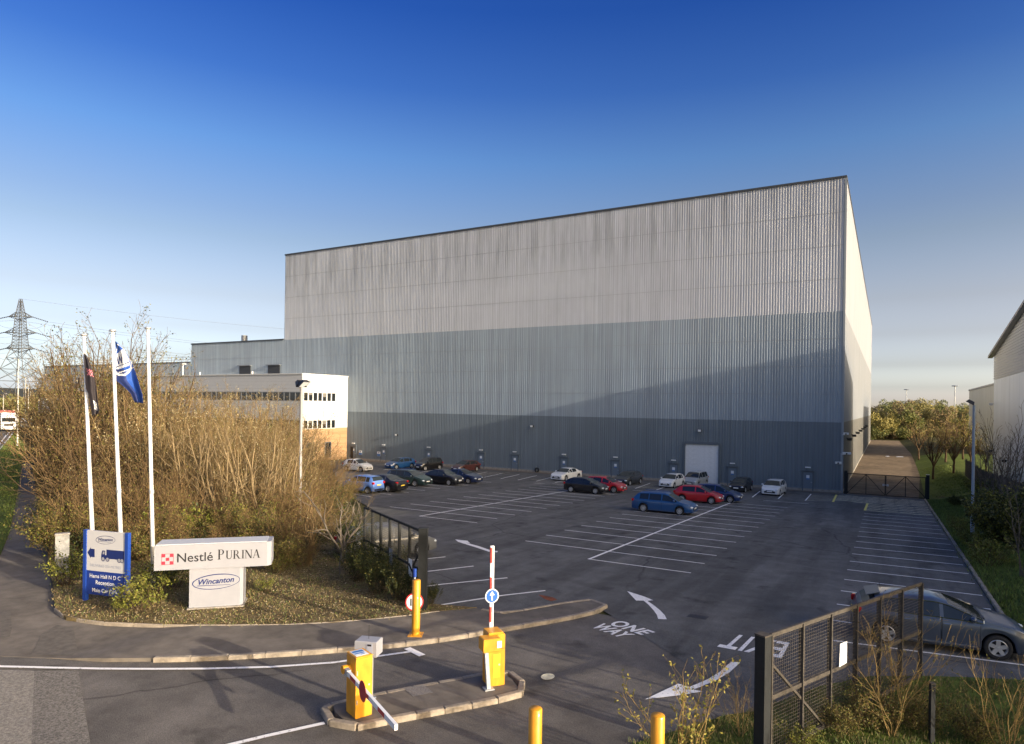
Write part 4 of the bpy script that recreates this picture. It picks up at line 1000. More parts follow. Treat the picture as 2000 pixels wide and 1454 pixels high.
MB().beam(ps-dd.normalized()*.03, ps+dd.normalized()*.16, .085, .125).build('arm_clamp', gal, xb)
q = dd.normalized(); dc = ps+dd*.40+q.cross(Vector((0,0,1))).normalized()*.0; sdn = q.cross(Vector((0,0,1))).normalized()
if sdn.y > 0: sdn = -sdn
ax = (tuple(q-Vector((0,0,q.z))), (0,0,1), tuple(sdn))
MB().lathe([(.001,-.036),(.20,-.036),(.20,-.031),(.001,-.031)], 28, dc, ax).build('no_entry_disc', M('disc_red',(.40,.015,.03),.45), xb)
# white card reader column
C0 = G(722,1366,.12); C0 = Vector((C0.x,C0.y,.12)); rv, nv = view_frame(C0, -.4); az = math.atan2(rv.y,rv.x)
wr = thing('card_reader_column', 'white card reader box with thin aerial on a steel post behind the exit barrier', 'card reader', C0, az)
MB().boxb(-.045,.045,-.045,.045,0,.98).build('post', gal, wr); MB().box((0,0,.012),(.2,.2,.024)).build('base_plate', gal, wr)
hd = MB().box((-.05,0,1.15),(.50,.36,.34),bev=.015).build('head', white_m, wr); MB().boxb(-.02,.11,-.19,-.181,1.02,1.28).build('screen', greyp, hd); MB().boxb(.0,.09,-.194,-.19,1.23,1.27).build('speaker_slot', black, hd)
MB().tube((-.05,0,1.32),(-.05,0,1.62),.006,n=5).build('aerial', black, wr)
# speed limit sign behind the bollard
S0 = G(808,1206,.12); rv, nv = view_frame(S0); az = math.atan2(rv.y,rv.x)
sp = thing('speed_limit_sign', 'round red and white 10 speed limit sign half hidden by a yellow bollard', 'road sign', S0, az)
MB().tube((0,.03,0),(0,.03,1.24),.03,n=8).build('post', gal, sp)
MB().tube((0,.03,1.22),(0,.03,1.47),.055,n=12).build('blue_cap', blue_m, sp)
d, cc = round_sign(sp, (0,-.02,.47), .275, X_, Yn, red_m, arm_w)
mb = MB(); put_text(mb, '10', cc, (1,0,0), (0,0,1), size=.24, bold=.03); mb.build('sign_number', blackp, d)

def ellipse_ring(mb, c, ex, ez, a, b, w0, w1, n=56, tilt=0.0, m=0):
    """hand drawn looking oval line: thickness swells from w0 to w1"""
    c, ex, ez = Vector(c), Vector(ex), Vector(ez); vs = []
    for i in range(n):
        t = 2*math.pi*i/n; w = w0+(w1-w0)*(.5-.5*math.cos(t+math.pi*.25))
        for k in (-.5,.5):
            x, y = (a+w*k)*math.cos(t), (b+w*k)*math.sin(t)
            vs.append(c+ex*(x*math.cos(tilt)-y*math.sin(tilt))+ez*(x*math.sin(tilt)+y*math.cos(tilt)))
    mb.add(vs, [(2*i, 2*i+1, 2*((i+1)%n)+1, 2*((i+1)%n)) for i in range(n)], m)
def logo_oval(parent, c, ex, ez, w, mat, name='oval_logo'):
    mb = MB(); ellipse_ring(mb, c, ex, ez, w/2, w*.165, w*.012, w*.022, tilt=.06)
    put_text(mb, 'Wincanton', Vector(c)+Vector(ez)*w*.02, Vector(ex)+Vector(ez)*.05, ez, width=w*.76, bold=.022, shear=.25)
    e, z_ = Vector(ex), Vector(ez); cc = Vector(c)-z_*w*.085
    mb.poly([cc-e*w*.40-z_*.0, cc+e*w*.30, cc+e*w*.30+z_*w*.008, cc-e*w*.40+z_*w*.014]); return mb.build(name, mat, parent)
# serif capitals built from strokes (unit height, advance width)
def serif(ch):
    P = []; t, h, s = .145, .05, .045
    def stem(x, w=t, z0=0, z1=1): P.append([(x,z0),(x+w,z0),(x+w,z1),(x,z1)])
    def foot(x, w=t, top=False, e=.07):
        z = 1-s if top else 0; P.append([(x-e,z),(x+w+e,z),(x+w+e,z+s),(x-e,z+s)])
    def bowl(x, z0, z1, r):
        n = 12; cz, rz_ = (z0+z1)/2, (z1-z0)/2
        o = [(x+r*math.sin(math.pi*i/n), cz-rz_*math.cos(math.pi*i/n)) for i in range(n+1)]
        q = [(x+(r-.13)*math.sin(math.pi*i/n), cz-(rz_-s)*math.cos(math.pi*i/n)) for i in range(n+1)]
        for i in range(n): P.append([o[i],o[i+1],q[i+1],q[i]])
    def diag(x0, z0, x1, z1, w): P.append([(x0,z0),(x0+w,z0),(x1+w,z1),(x1,z1)])
    if ch in 'PR':
        stem(.07); foot(.07); foot(.07, top=True, e=.05); P.append([(.2,1-s),(.34,1-s),(.34,1),(.2,1)]); P.append([(.2,.47),(.34,.47),(.34,.47+s),(.2,.47+s)]); bowl(.33,.47,1,.27)
        if ch == 'R': diag(.60,0,.32,.48,.16); P.append([(.58,0),(.84,0),(.84,s),(.58,s)]); return P, .86
        return P, .68
    if ch == 'I': stem(.07); foot(.07); foot(.07, top=True); return P, .29
    if ch == 'U':
        stem(.07, t, .3, 1); stem(.60, .055, .3, 1); foot(.07, top=True); foot(.60, .055, True); n = 10
        for i in range(n):
            a, b = math.pi*(1+i/n), math.pi*(1+(i+1)/n); th = lambda q: .145-.09*(q/math.pi-1)
            P.append([(.3625+.2925*math.cos(a),.3+.31*math.sin(a)),(.3625+.2925*math.cos(b),.3+.31*math.sin(b)),(.3625+(.2925-th(b))*math.cos(b),.3+.24*math.sin(b)),(.3625+(.2925-th(a))*math.cos(a),.3+.24*math.sin(a))])
        return P, .73
    if ch == 'N': stem(.07,.055); stem(.68,.055); diag(.60,0,.0,1,.17); foot(.07,.055); foot(.68,.055,True); P.append([(-.05,1-s),(.12,1-s),(.12,1),(-.05,1)]); return P, .80
    if ch == 'A': diag(.04,0,.36,1,.055); diag(.60,0,.33,1,.155); P.append([(.17,.32),(.62,.32),(.62,.32+s),(.17,.32+s)]); foot(.04,.05); foot(.61,.14); return P, .82
def checker(mb, c, ex, ez, s, m_red, m_line):
    c, e, z_ = Vector(c), Vector(ex), Vector(ez)
    def sq(x, y, w, m, off=0): mb.poly([c+e*(x-w)+z_*(y-w), c+e*(x+w)+z_*(y-w), c+e*(x+w)+z_*(y+w), c+e*(x-w)+z_*(y+w)], m)
    for x, y in ((-1,-1),(1,-1),(0,0),(-1,1),(1,1)): sq(x*s*.33, y*s*.33, s*.14, m_red)
    for a, b, c_, d in ((-.5,-.5,.5,-.47),(-.5,.47,.5,.5),(-.5,-.47,-.47,.47),(.47,-.47,.5,.47)):
        mb.poly([c+e*a*s+z_*b*s, c+e*c_*s+z_*b*s, c+e*c_*s+z_*d*s, c+e*a*s+z_*d*s], m_line)
# monument sign
m0 = G(421,1186,.14); rv, nv = view_frame(m0, -.15); az = math.atan2(rv.y, rv.x); dm = depth(m0); sc_ = dm/1300
ms = thing('monument_sign', 'white T-shaped company sign with a long top box on a wide pedestal', 'sign', m0, az)
pw_, bw_ = 97*sc_, 210*sc_; zb0, zb1 = 1.24, 2.0
MB().ext([(-pw_/2,0,.0),(pw_/2-.09,0,0),(pw_/2,.10,0),(pw_/2,.75,0),(-pw_/2,.75,0)], (0,0,zb0-.003)).build('pedestal', white_m, ms)
MB().boxb(-pw_/2-.05,pw_/2+.05,-.08,.8,-.25,.02).build('footing', concrete, ms)
bx0 = -bw_/2-4.5*sc_; bx1 = bx0+bw_
MB().ext([(bx0,-.06,zb0),(bx1-.12,-.06,zb0),(bx1,.06,zb0),(bx1,.85,zb0),(bx0,.85,zb0)], (0,0,zb1-zb0)).build('top_box', white_m, ms)
MB().boxb(bx0+.02,bx1-.14,-.0,.83,zb1,zb1+.02).build('top_cap', M('sign_cap_grey',(.5,.51,.52),.5), ms)
mb = MB(); mb.boxb(bx0-.003,bx0+.02,-.066,-.0605,zb0,zb1).boxb(bx0+.02,bx1-.12,-.064,-.0605,zb1-.02,zb1); mb.build('edge_trim', white_m, ms)
zc = (zb0+zb1)/2
mb = MB(); checker(mb, (bx0+.37,-.066,zc-.04), (1,0,0), (0,0,1), .34, 0, 0); mb.build('checker_logo', M('logo_red',(.45,.025,.05),.5), ms)
mb = MB(); put_text(mb, 'Nestlé', (bx0+1.15,-.066,zc-.01),(1,0,.01),(0,0,1), width=1.02, bold=.006); mb.build('company_name', blackp, ms)
mb = MB(); x = bx0+1.80; hh = .255
for i, ch in enumerate('PURINA'):
    pl, w = serif(ch); k_ = 1.22 if i == 0 else 1.06
    for pz in pl: mb.poly([(x+a*hh*k_*.98, -.066, zc-.115+b*hh*k_) for a, b in pz])
    x += (w+.085)*hh*k_*.98
mb.build('brand_name', blackp, ms)
logo_oval(ms, (0,-.006,.80), (1,0,.0), (0,0,1), pw_*.88, navy)
# directional sign on two blue posts
d0 = G(166,1172,.12); d1_ = G(247,1182,.12); dv = (d1_-d0); rv = Vector((dv.x,dv.y,0)).normalized(); az = math.atan2(rv.y, rv.x); wd = Vector((dv.x,dv.y,0)).length
dsn = thing('direction_sign', 'blue and white direction sign with a lorry picture and left arrow', 'sign', d0, az)
for i, x in enumerate((0, wd)): MB().boxb(x-.06,x+.06,-.06,.06,-.1,2.28).build('post', blue_m, dsn)
ws = wd-.13; xm = wd/2
pn = MB().boxb(.063,wd-.063,-.03,.03,.98,2.27).build('white_panel', M('sign_panel_white',(.52,.52,.53),.45), dsn); pb = MB().boxb(.063,wd-.063,-.03,.03,.22,.977).build('blue_panel', M('panel_blue',(.010,.035,.22),.45), dsn)
y_ = -.0335
logo_oval(pn, (xm-.02,y_,2.0), (1,0,-.0), (0,0,1), ws*.50, navy)
MB().poly([(xm-.58*ws/1.2,y_,1.55),(xm-.47*ws/1.2,y_,1.37),(xm-.47*ws/1.2,y_,1.42),(xm-.35*ws/1.2,y_,1.42),(xm-.35*ws/1.2,y_,1.68),(xm-.47*ws/1.2,y_,1.68),(xm-.47*ws/1.2,y_,1.73)][::-1]).build('left_arrow', navy, pn)
k_ = ws/1.2; mb = MB(); p_ = lambda x, z_: (xm+x*k_, y_, z_)
mb.poly([p_(.02,1.41),p_(.57,1.41),p_(.57,1.70),p_(.02,1.70)]); mb.poly([p_(-.14,1.39),p_(.02,1.39),p_(.02,1.52),p_(-.02,1.52),p_(-.02,1.66),p_(-.11,1.66),p_(-.14,1.53)])
lp = mb.build('lorry_picture', navy, pn)
MB().poly([(xm-.10*k_,y_-.002,1.54),(xm-.04*k_,y_-.002,1.54),(xm-.04*k_,y_-.002,1.63),(xm-.085*k_,y_-.002,1.63)]).build('cab_window', white_m, lp)
for x in (-.08,.06,.42,.51):
    ax = ((1,0,0),(0,0,1),(0,-1,0)); MB().lathe([(.001,0),(.058*k_,0)], 14, (xm+x*k_,y_-.003,1.39), ax).build('wheel_mark', navy, lp); MB().lathe([(.001,0),(.043*k_,0)], 14, (xm+x*k_,y_-.006,1.39), ax).build('wheel_hub_mark', white_m, lp)
mb = MB(); put_text(mb, 'DELIVERIES 250 METRES', (xm-.01,y_,1.16),(1,0,0),(0,0,1), width=ws*.80); mb.build('lettering', greyp, pn)
mb = MB()
for s, z_, w in (('Hams Hall N D C',.82,.80),('Reception',.60,.48),('Main Car Park',.37,.66)): put_text(mb, s, (xm-.02,y_,z_),(1,0,0),(0,0,1), width=ws*w, bold=.012)
mb.build('lettering', arm_w, pb)
# weathered stone marker
q0 = G(120,1118,.12); rv, nv = view_frame(q0); mk_ = thing('stone_marker', 'weathered grey rectangular pillar at the foot of the thicket, left of the blue sign', 'pillar', q0, math.atan2(rv.y,rv.x))
MB().box((0,0,.68),(.44,.26,1.5),bev=.03).build('shaft', M('stone_grey',(.24,.235,.22),.9,var=.35,scale=5,bump=.6,bscale=30), mk_); MB().box((0,0,1.44),(.48,.3,.05),bev=.015).build('cap', concrete, mk_)
# flagpoles, each leaning a little as photographed
polem = M('flagpole_white', (.72,.72,.72), .35)
def flagpole(label, base, top):
    b = G(*base, .13); t = atd(*top, depth(b)-.25); o = thing('flagpole', label, 'flagpole', b, 0, 'flagpoles behind the signs')
    v = t-b; L = v.length; u = v.normalized()
    MB().tube((0,0,-.2), u*L, .075, .05, 14).build('pole', polem, o, True); MB().tube(u*(L-.02), u*(L+.05), .11, .10, 14).build('finial', gal, o, True)
    MB().tube(u*(L*.36)-u*.06, u*(L*.36)+u*.06, .084, n=14).build('collar', gal, o)
    MB().tube((.085,-.02,1.0), u*(L-.1)+Vector((.075,-.02,0)), .008, n=4).build('halyard', arm_w, o)
    return b, u, L
fp1 = flagpole('left flagpole carrying the furled black flag', (183,1128), (163,655))
fp2 = flagpole('middle flagpole carrying the blue flag', (238,1133), (219,647))
fp3 = flagpole('right flagpole, bare and without a flag', (299,1138), (288,642))
def flag(name, label, corners, nu, nv_, fold, colour, mats, dpt):
    """cloth hanging off a pole: image outline top edge/bottom edge at rows, thickened, with folds"""
    mb = MB(); P = {}
    for i in range(nu+1):
        for j in range(nv_+1):
            u, v = i/nu, j/nv_
            l = np.array([np.interp(v, [c[0] for c in corners], [c[k] for c in corners]) for k in (1,2,3,4)])
            px, py = l[0]+(l[2]-l[0])*u, l[1]+(l[3]-l[1])*u
            off = fold*u*math.sin(u*7.5+v*3.0)+fold*.6*u*math.sin(v*9+u*3); P[i,j] = atd(px, py, dpt+off)
    for i in range(nu):
        for j in range(nv_):
            mb.add([P[i,j],P[i+1,j],P[i+1,j+1],P[i,j+1]], [(0,1,2,3)], colour((i+.5)/nu, (j+.5)/nv_))
    o = tag(mb.build(name, mats, None, True), label, 'flag')
    o.data.update(); bm = bmesh.new(); bm.from_mesh(o.data); bmesh.ops.remove_doubles(bm, verts=bm.verts[:], dist=.0005); bmesh.ops.solidify(bm, geom=bm.faces[:], thickness=.006); bm.to_mesh(o.data); bm.free()
    o.data.polygons.foreach_set('use_smooth', [True]*len(o.data.polygons)); return o
cloth_b = M('flag_blue', (.012,.07,.33), .7); cloth_n = M('flag_navy', (.008,.022,.12), .7); cloth_w = M('flag_white', (.55,.57,.60), .7); cloth_k = M('flag_black', (.016,.012,.016), .75); cloth_p = M('flag_pink', (.55,.16,.2), .7)
def wcol(u, v):
    # white oval band with a dark W in it, folded round the fly
    x, y = (u-.45)/.62, (v-.36)/.30+.42*(u-.4)
    rr = x*x+y*y
    if .78 < rr < 1.0: return 1
    if rr <= .60 and abs(y) < .52:
        xx = u*1.0
        k = ((xx-.10)*5.2) % 1.0
        w = abs(k-.5)*2; yy = (y+.5)
        if .10 < xx < .50 and -.32 < y < .22 and abs(w-(1-(y+.32)/.54)) < .38: return 2
        if .30 < y < .36: return 2
        return 1
    if .30 < y-.42 < .36: return 1
    return 0 if v < .55 else (0 if u > .5 else 2)
flag('flag', 'blue flag with white oval and letter W drooping from the middle flagpole',
     [(0,224,667,226,668),(.15,225,682,241,682),(.3,225,697,250,697),(.45,225,712,258,712),(.6,224,727,264,728),(.72,224,742,269,744),(.82,240,755,273,758),(.9,254,768,277,770),(1.0,262,786,279,788)], 48, 64, .16, wcol, [cloth_b, cloth_w, cloth_n], depth(fp2[0])-.1)
def kcol(u, v):
    if .23 < v < .33 and .25 < u < .95:
        a, b = int((u-.25)/.14), int((v-.23)/.02); return 1 if (a+b) % 2 == 0 else 0
    if .70 < v < .88 and .45 < u < .85:
        t = (v-.70)/.06 % 1.0
        return 2 if (abs(u-.5) < .05 or abs(u-.8) < .05 or abs((u-.5)/.3-t) < .16) and t > .12 else 0
    return 0
flag('flag', 'furled black flag with a small pink checker logo on the left flagpole',
     [(0,163,690,166,692),(.10,163.4,702,173,706),(.28,164,724,182,730),(.45,166,747,187,754),(.55,167,760,189,770),(.62,171,768,190,781),(.80,175,785,193,801),(1.0,179,812,191,808)], 18, 60, .07, kcol, [cloth_k, cloth_p, cloth_w], depth(fp1[0])-.35)

# ------------------------------------------------------------------ GATES AND FENCES
gate_steel = M('gate_steel_weathered', (.055,.046,.036), .75, var=.35, scale=9); mesh_m = M('gate_mesh', (.03,.03,.03), .6)
def gate_leaf(root, a, b, z0, z1, nposts, mat, meshmat, step=.085, mid=True, brace=True, wire=True, wr_=.0035, thick=.06):
    """framed leaf from a to b in root space; every rail and upright a part"""
    a, b = Vector(a), Vector(b); d = b-a; d.z = 0; L = d.length; u = d.normalized(); up_ = Vector((0,0,1)); zz = lambda t: a.z+(b.z-a.z)*t
    P = lambda t, z: Vector((a.x+d.x*t, a.y+d.y*t, zz(t)+z))
    for z in (z0+thick/2, z1-thick/2)+(((z0+z1)/2-.05,) if mid else ()):
        MB().beam(P(0,z), P(1,z), thick*.9, thick*1.3).build('rail', mat, root)
    for i in range(nposts+1):
        t = i/nposts; MB().beam(P(t,z0), P(t,z1-.01), thick*1.7, thick*.7, upv=tuple(u)).build('upright', mat, root)
    if brace: MB().beam(P(.01,(z0+z1)/2+.55), P(.30,z0+.05), thick*.8, thick*.8).build('brace', mat, root)
    if wire:
        mb = MB(); k = 0; n = int(L/step)
        for i in range(1, n): mb.beam(P(i/n,z0+.03), P(i/n,z1-.05), wr_*2, wr_*2, upv=tuple(u))
        z = z0+.08
        while z < z1-.05: mb.beam(P(0,z), P(1,z), wr_*2, wr_*2); z += step
        o = mb.build('wire_mesh', meshmat, root); o['kind'] = 'stuff'
def post_box(root, c, w, h, mat, name='gate_post'):
    MB().box((c[0],c[1],c[2]+h/2-.1),(w,w,h+.2),bev=.012).build(name, mat, root); 
# left gate, swung open along the thicket
g0 = Vector((-12.75,17.05,0)); lg = thing('left_gate', 'dark steel mesh gate standing open beside the thicket with a thick square post', 'gate', g0, 0)
mb = MB(); mb.box((0,0,1.33),(.27,.27,2.66),.5,bev=.015); mb.build('gate_post', dkgreen, lg); MB().box((0,0,2.675),(.29,.29,.03),.5).build('post_cap', dkgreen, lg)
ge = atz(712,988,2.58)-g0; ge.z = 0
gate_leaf(lg, (ge.normalized()*.2), (ge.x,ge.y,-.05), .12, 2.58, 6, dkgreen, mesh_m, .075, brace=True)
gd = ge.normalized(); gn = Vector((gd.y,-gd.x,0))
if gn.y > 0: gn = -gn
for t, w, z0, z1 in ((.155,.30,.95,1.52),(.47,.34,.95,1.5)):
    c = gd*(ge.length*t)+gn*.06; MB().ext([c-gd*w/2+Vector((0,0,z0)), c+gd*w/2+Vector((0,0,z0)), c+gd*w/2+Vector((0,0,z1)), c-gd*w/2+Vector((0,0,z1))], gn*.006).build('notice', arm_w if t < .3 else M('notice_back',(.22,.23,.24),.5), lg)
MB().beam(gd*.35+gn*.05+Vector((0,0,.9)), gd*1.0+gn*.08+Vector((0,0,1.35)), .05, .05).build('latch_bar', dkgreen, lg)
# right gate
r0 = atz(1490,1241,2.42); r1 = atz(1798,1141,2.36); r0.z = 0; rg = thing('right_gate', 'weathered steel mesh gate standing open in the right foreground', 'gate', r0, 0)
MB().box((0,0,1.2),(.21,.21,2.44),1.148,bev=.012).build('gate_post', dkgreen, rg); MB().box((0,0,2.43),(.225,.225,.03),1.148).build('post_cap', gate_steel, rg)
gv = r1-r0; gv.z = 0
gate_leaf(rg, gv.normalized()*.24, (gv.x,gv.y,0), .10, 2.40, 6, gate_steel, M('gate_mesh_rusty',(.075,.062,.046),.7), .068, wr_=.0022)
gd = gv.normalized(); gn = Vector((gd.y,-gd.x,0)); c = gd*(gv.length*.44)+gn*.05
MB().ext([c-gd*.27+Vector((0,0,1.24)), c+gd*.05+Vector((0,0,1.26)), c+gd*.05+Vector((0,0,1.72)), c-gd*.24+Vector((0,0,1.72))], gn*.004).build('notice', arm_w, rg)
for z in (.5, 1.9): MB().tube(gd*.11+Vector((0,0,z)), gd*.11+Vector((0,0,z+.16)), .035, n=8).build('hinge', gate_steel, rg)
p = atz(1820,1335,1.2); fpst = thing('fence_post', 'lone dark square post in the grass at the bottom right', 'post', (p.x,p.y,0), .5)
MB().box((0,0,.55),(.085,.085,1.3),bev=.008).build('shaft', dkgreen, fpst); MB().box((0,0,1.205),(.095,.095,.02)).build('cap', gate_steel, fpst)
# far alley gates
fgp = G(1652,963); fg = thing('alley_gate', 'low black double gate with diagonal braces across the alley mouth', 'gate', (0,79.75,gz(0,79.7)), 0)
for x in (-3.72,3.74): MB().box((x,0,1.2),(.30,.30,2.6),bev=.02).build('gate_post', dkgreen, fg)
MB().box((3.74,0,2.52),(.32,.32,.03)).build('post_cap', gal, fg)
gm = M('alley_gate_mesh', (.03,.03,.03), .6)
for s in (1,-1):
    x0, x1 = s*3.55, s*.04; mb = None
    for z in (.12, 2.22): MB().beam((x0,0,z),(x1,0,z),.06,.07).build('rail', dkgreen, fg)
    for x in (x0,(x0+x1)/2,x1): MB().beam((x,0,.1),(x,0,2.25),.07,.06,upv=(0,1,0)).build('upright', dkgreen, fg)
    MB().beam((x0,0,.15),((x0+x1)/2,.0,2.2),.05,.06).build('brace', dkgreen, fg); MB().beam((x1,0,.15),((x0+x1)/2,.0,2.2),.05,.06).build('brace', dkgreen, fg)
    mb = MB()
    for i in range(36): x = x0+(x1-x0)*i/36; mb.beam((x,.03,.1),(x,.03,2.2),.006,.006,upv=(0,1,0))
    for i in range(20): z = .15+i*.105; mb.beam((x0,.03,z),(x1,.03,z),.006,.006)
    o = mb.build('wire_mesh', gm, fg); o['kind'] = 'stuff'
lk = MB().boxb(-.28,-.1,-.06,-.03,1.1,1.3).boxb(.1,.28,-.06,-.03,1.1,1.3).boxb(-.1,.1,-.05,-.035,1.18,1.23).build('lock_plate', gal, fg)
# palisade fence on the bank
FX = 8.6
pf = thing('palisade_fence', 'dark palisade fence running along the grass bank towards the alley', 'fence', (FX, 78, gz(FX,78)), 0)
pal_m = M('palisade_dark', (.035,.032,.030), .7); z0 = gz(FX,78)
pm = MB().ext([(-.035,-.012,0),(.035,-.012,0),(.035,.012,0),(-.035,.012,0)],(0,0,2.0)).add([(-.035,0,2.0),(.035,0,2.0),(0,0,2.22)],[(0,1,2)]).mesh('pale', pal_m)
for i in range(290):
    y = 52+i*.165; o = link('pale', pm, pf); o.location = (0, y-78, gz(FX,y)-z0); o.rotation_euler = (0,0,math.pi/2)
for y in np.arange(52, 100.5, 2.75): MB().boxb(.02,.12,y-78-.05,y-78+.05,gz(FX,y)-z0-.2,gz(FX,y)-z0+2.1).build('fence_post', pal_m, pf)
for y in np.arange(52, 99.7, 2.75):
    for zz in (.35,1.75): MB().beam((.03,y-78,gz(FX,y)-z0+zz),(.03,y+2.75-78,gz(FX,y+2.75)-z0+zz),.04,.05).build('rail', pal_m, pf)

# ------------------------------------------------------------------ LAMP COLUMNS
lampsteel = M('lamp_column_blue_grey', (.22,.27,.32), .5, var=.1, scale=3)
def floodpole(label, base, H, heads, mat=lampsteel):
    o = thing('lamp_post', label, 'lamp post', base, 0)
    MB().lathe([(.11,-.2),(.11,1.2),(.085,1.25),(.075,H)], 14).build('column', mat, o, True); MB().boxb(-.06,.06,-.118,-.10,.4,.9).build('access_hatch', mat, o)
    for rz, tl in heads:
        c, s = math.cos(rz), math.sin(rz); dv_ = Vector((c,s,0)); rt = Vector((-s,c,0)); nrm = Vector((c*math.sin(tl),s*math.sin(tl),-math.cos(tl))); up_ = rt.cross(nrm)
        ce = Vector((0,0,H+.12))+dv_*.22; mb = MB()
        q = [ce+rt*a*.30+up_*b*.24 for a,b in ((-1,-1),(1,-1),(1,1),(-1,1))]; q2 = [v-nrm*.2-(v-ce)*.35 for v in q]
        mb.add(q+q2, [(0,1,2,3),(7,6,5,4),(0,4,5,1),(1,5,6,2),(2,6,7,3),(3,7,4,0)]); hd = mb.build('lamp_head', black, o)
        MB().poly([ce+nrm*.004+(v-ce)*.86 for v in q]).build('lens', lens_m, hd)
        MB().beam((0,0,H-.05), tuple(ce-nrm*.12), .05, .05).build('bracket', gal, o)
    return o
lb_ = G(1898,1045); floodpole('tall blue-grey floodlight column on the right grass bank', lb_, atd(1897,792,depth(lb_)).z-lb_.z, [(math.pi*.95,.55)])
Lp = atd(588,752,37.0); lz = gz(Lp.x,Lp.y); floodpole('floodlight column with two heads rising from the thicket before the office', (Lp.x,Lp.y,lz), Lp.z-lz-.1, [(math.pi*.8,.7),(.1,.7)], M('lamp_column_grey',(.25,.25,.25),.5))
cream = M('street_lamp_pale', (.48,.45,.38), .5)
def streetlamp(label, base, H, arm=1.2, rz=math.pi, mat=cream, group='street lamps along the side road', r=.11):
    o = thing('street_lamp', label, 'street lamp', base, rz, group)
    MB().lathe([(r,-.2),(r,1.6),(r*.75,1.65),(r*.55,H)], 10).build('column', mat, o, True)
    MB().tube((0,0,H),(arm,0,H+.12),.04,n=6).build('arm', mat, o); MB().box((arm+.3,0,H+.10),(.75,.28,.13),bev=.04).build('lantern', gal, o)
for i, (b, t) in enumerate((((33,872),(30,702)),((48,838),(47.5,737)),((54,822),(53.5,752)),((58,812),(57.5,760)))):
    p = G(*b); hh = atd(*t, depth(p)).z-p.z
    streetlamp(['nearest pale street lamp on the left verge, in front of the lorry','second pale street lamp along the left verge, before the pylon leg','third pale street lamp along the left verge, small against the thicket','farthest pale street lamp along the left verge'][i], p, hh, 1.0)
p = G(5,838); streetlamp('short pale street lamp on the far side of the side road at the left edge', p, 7.5, .6, 0)
p = G(1731,857); streetlamp('pale camera pole at the far end of the alley', p, 8.2, .5, math.pi, group=None)
for lab, px, pt, D in (('distant high mast lamp above the wood, left of the two',1769.5,762,300),('distant high mast lamp above the wood, right of the two',1864,755,250)):
    t = atd(px,pt,D); o = thing('mast_lamp', lab, 'mast lamp', (t.x,t.y,-2.4), 0, 'high mast lamps beyond the wood')
    MB().lathe([(.3,0),(.14,t.z+2.4)], 8).build('column', gal, o); MB().lathe([(.9,0),(1.1,.15),(.9,.3),(.15,.35)], 12, (0,0,t.z+2.4)).build('lamp_ring', gal, o)

# ------------------------------------------------------------------ PYLON
PD = 315.; pc = atd(37,770,PD); pyl = thing('pylon', 'tall steel lattice electricity pylon with three pairs of cross arms on the left horizon', 'pylon', (pc.x,pc.y,0), math.atan2(RT.y,RT.x))
pst = M('pylon_steel', (.075,.08,.085), .7); zt_ = lambda py: atd(37,py,PD).z; mpx = PD/1300
zT = zt_(584); levels = [(zt_(619),6*mpx),(zt_(650),8*mpx),(zt_(681),11*mpx)]
prof_ = [(0,38*mpx),(zt_(730),24*mpx),(zt_(681),10*mpx),(zt_(650),7.8*mpx),(zt_(619),6.0*mpx),(zT,.4)]
hw = lambda z: float(np.interp(z, [a for a,b in prof_], [b for a,b in prof_]))
cs = ((1,1),(-1,1),(-1,-1),(1,-1))
for sx, sy in cs:
    mb = MB()
    for (za, wa), (zb_, wb_) in zip(prof_[:-1], prof_[1:]): mb.beam((sx*wa,sy*wa,za),(sx*wb_,sy*wb_,zb_),.28 if za < zt_(681)-1 else .22,.28 if za < zt_(681)-1 else .22)
    mb.build('leg', pst, pyl)
zs = [0, zt_(745), zt_(722), zt_(700), zt_(681)]+list(np.linspace(zt_(681), zT-1, 17)[1:])
for za, zb_ in zip(zs[:-1], zs[1:]):
    wa, wb_ = hw(za), hw(zb_); mb = MB(); t = .15 if zb_ <= zt_(681)+.1 else .10
    for i in range(4):
        (ax_, ay), (bx_, by) = cs[i], cs[(i+1)%4]
        mb.beam((ax_*wa,ay*wa,za),(bx_*wb_,by*wb_,zb_),t,t); mb.beam((bx_*wa,by*wa,za),(ax_*wb_,ay*wb_,zb_),t,t); mb.beam((ax_*wb_,ay*wb_,zb_),(bx_*wb_,by*wb_,zb_),t,t)
    mb.build('bracing', pst, pyl)
wire_m = M('power_line', (.14,.15,.17), .6); ins_m = M('insulator', (.03,.03,.035), .4)
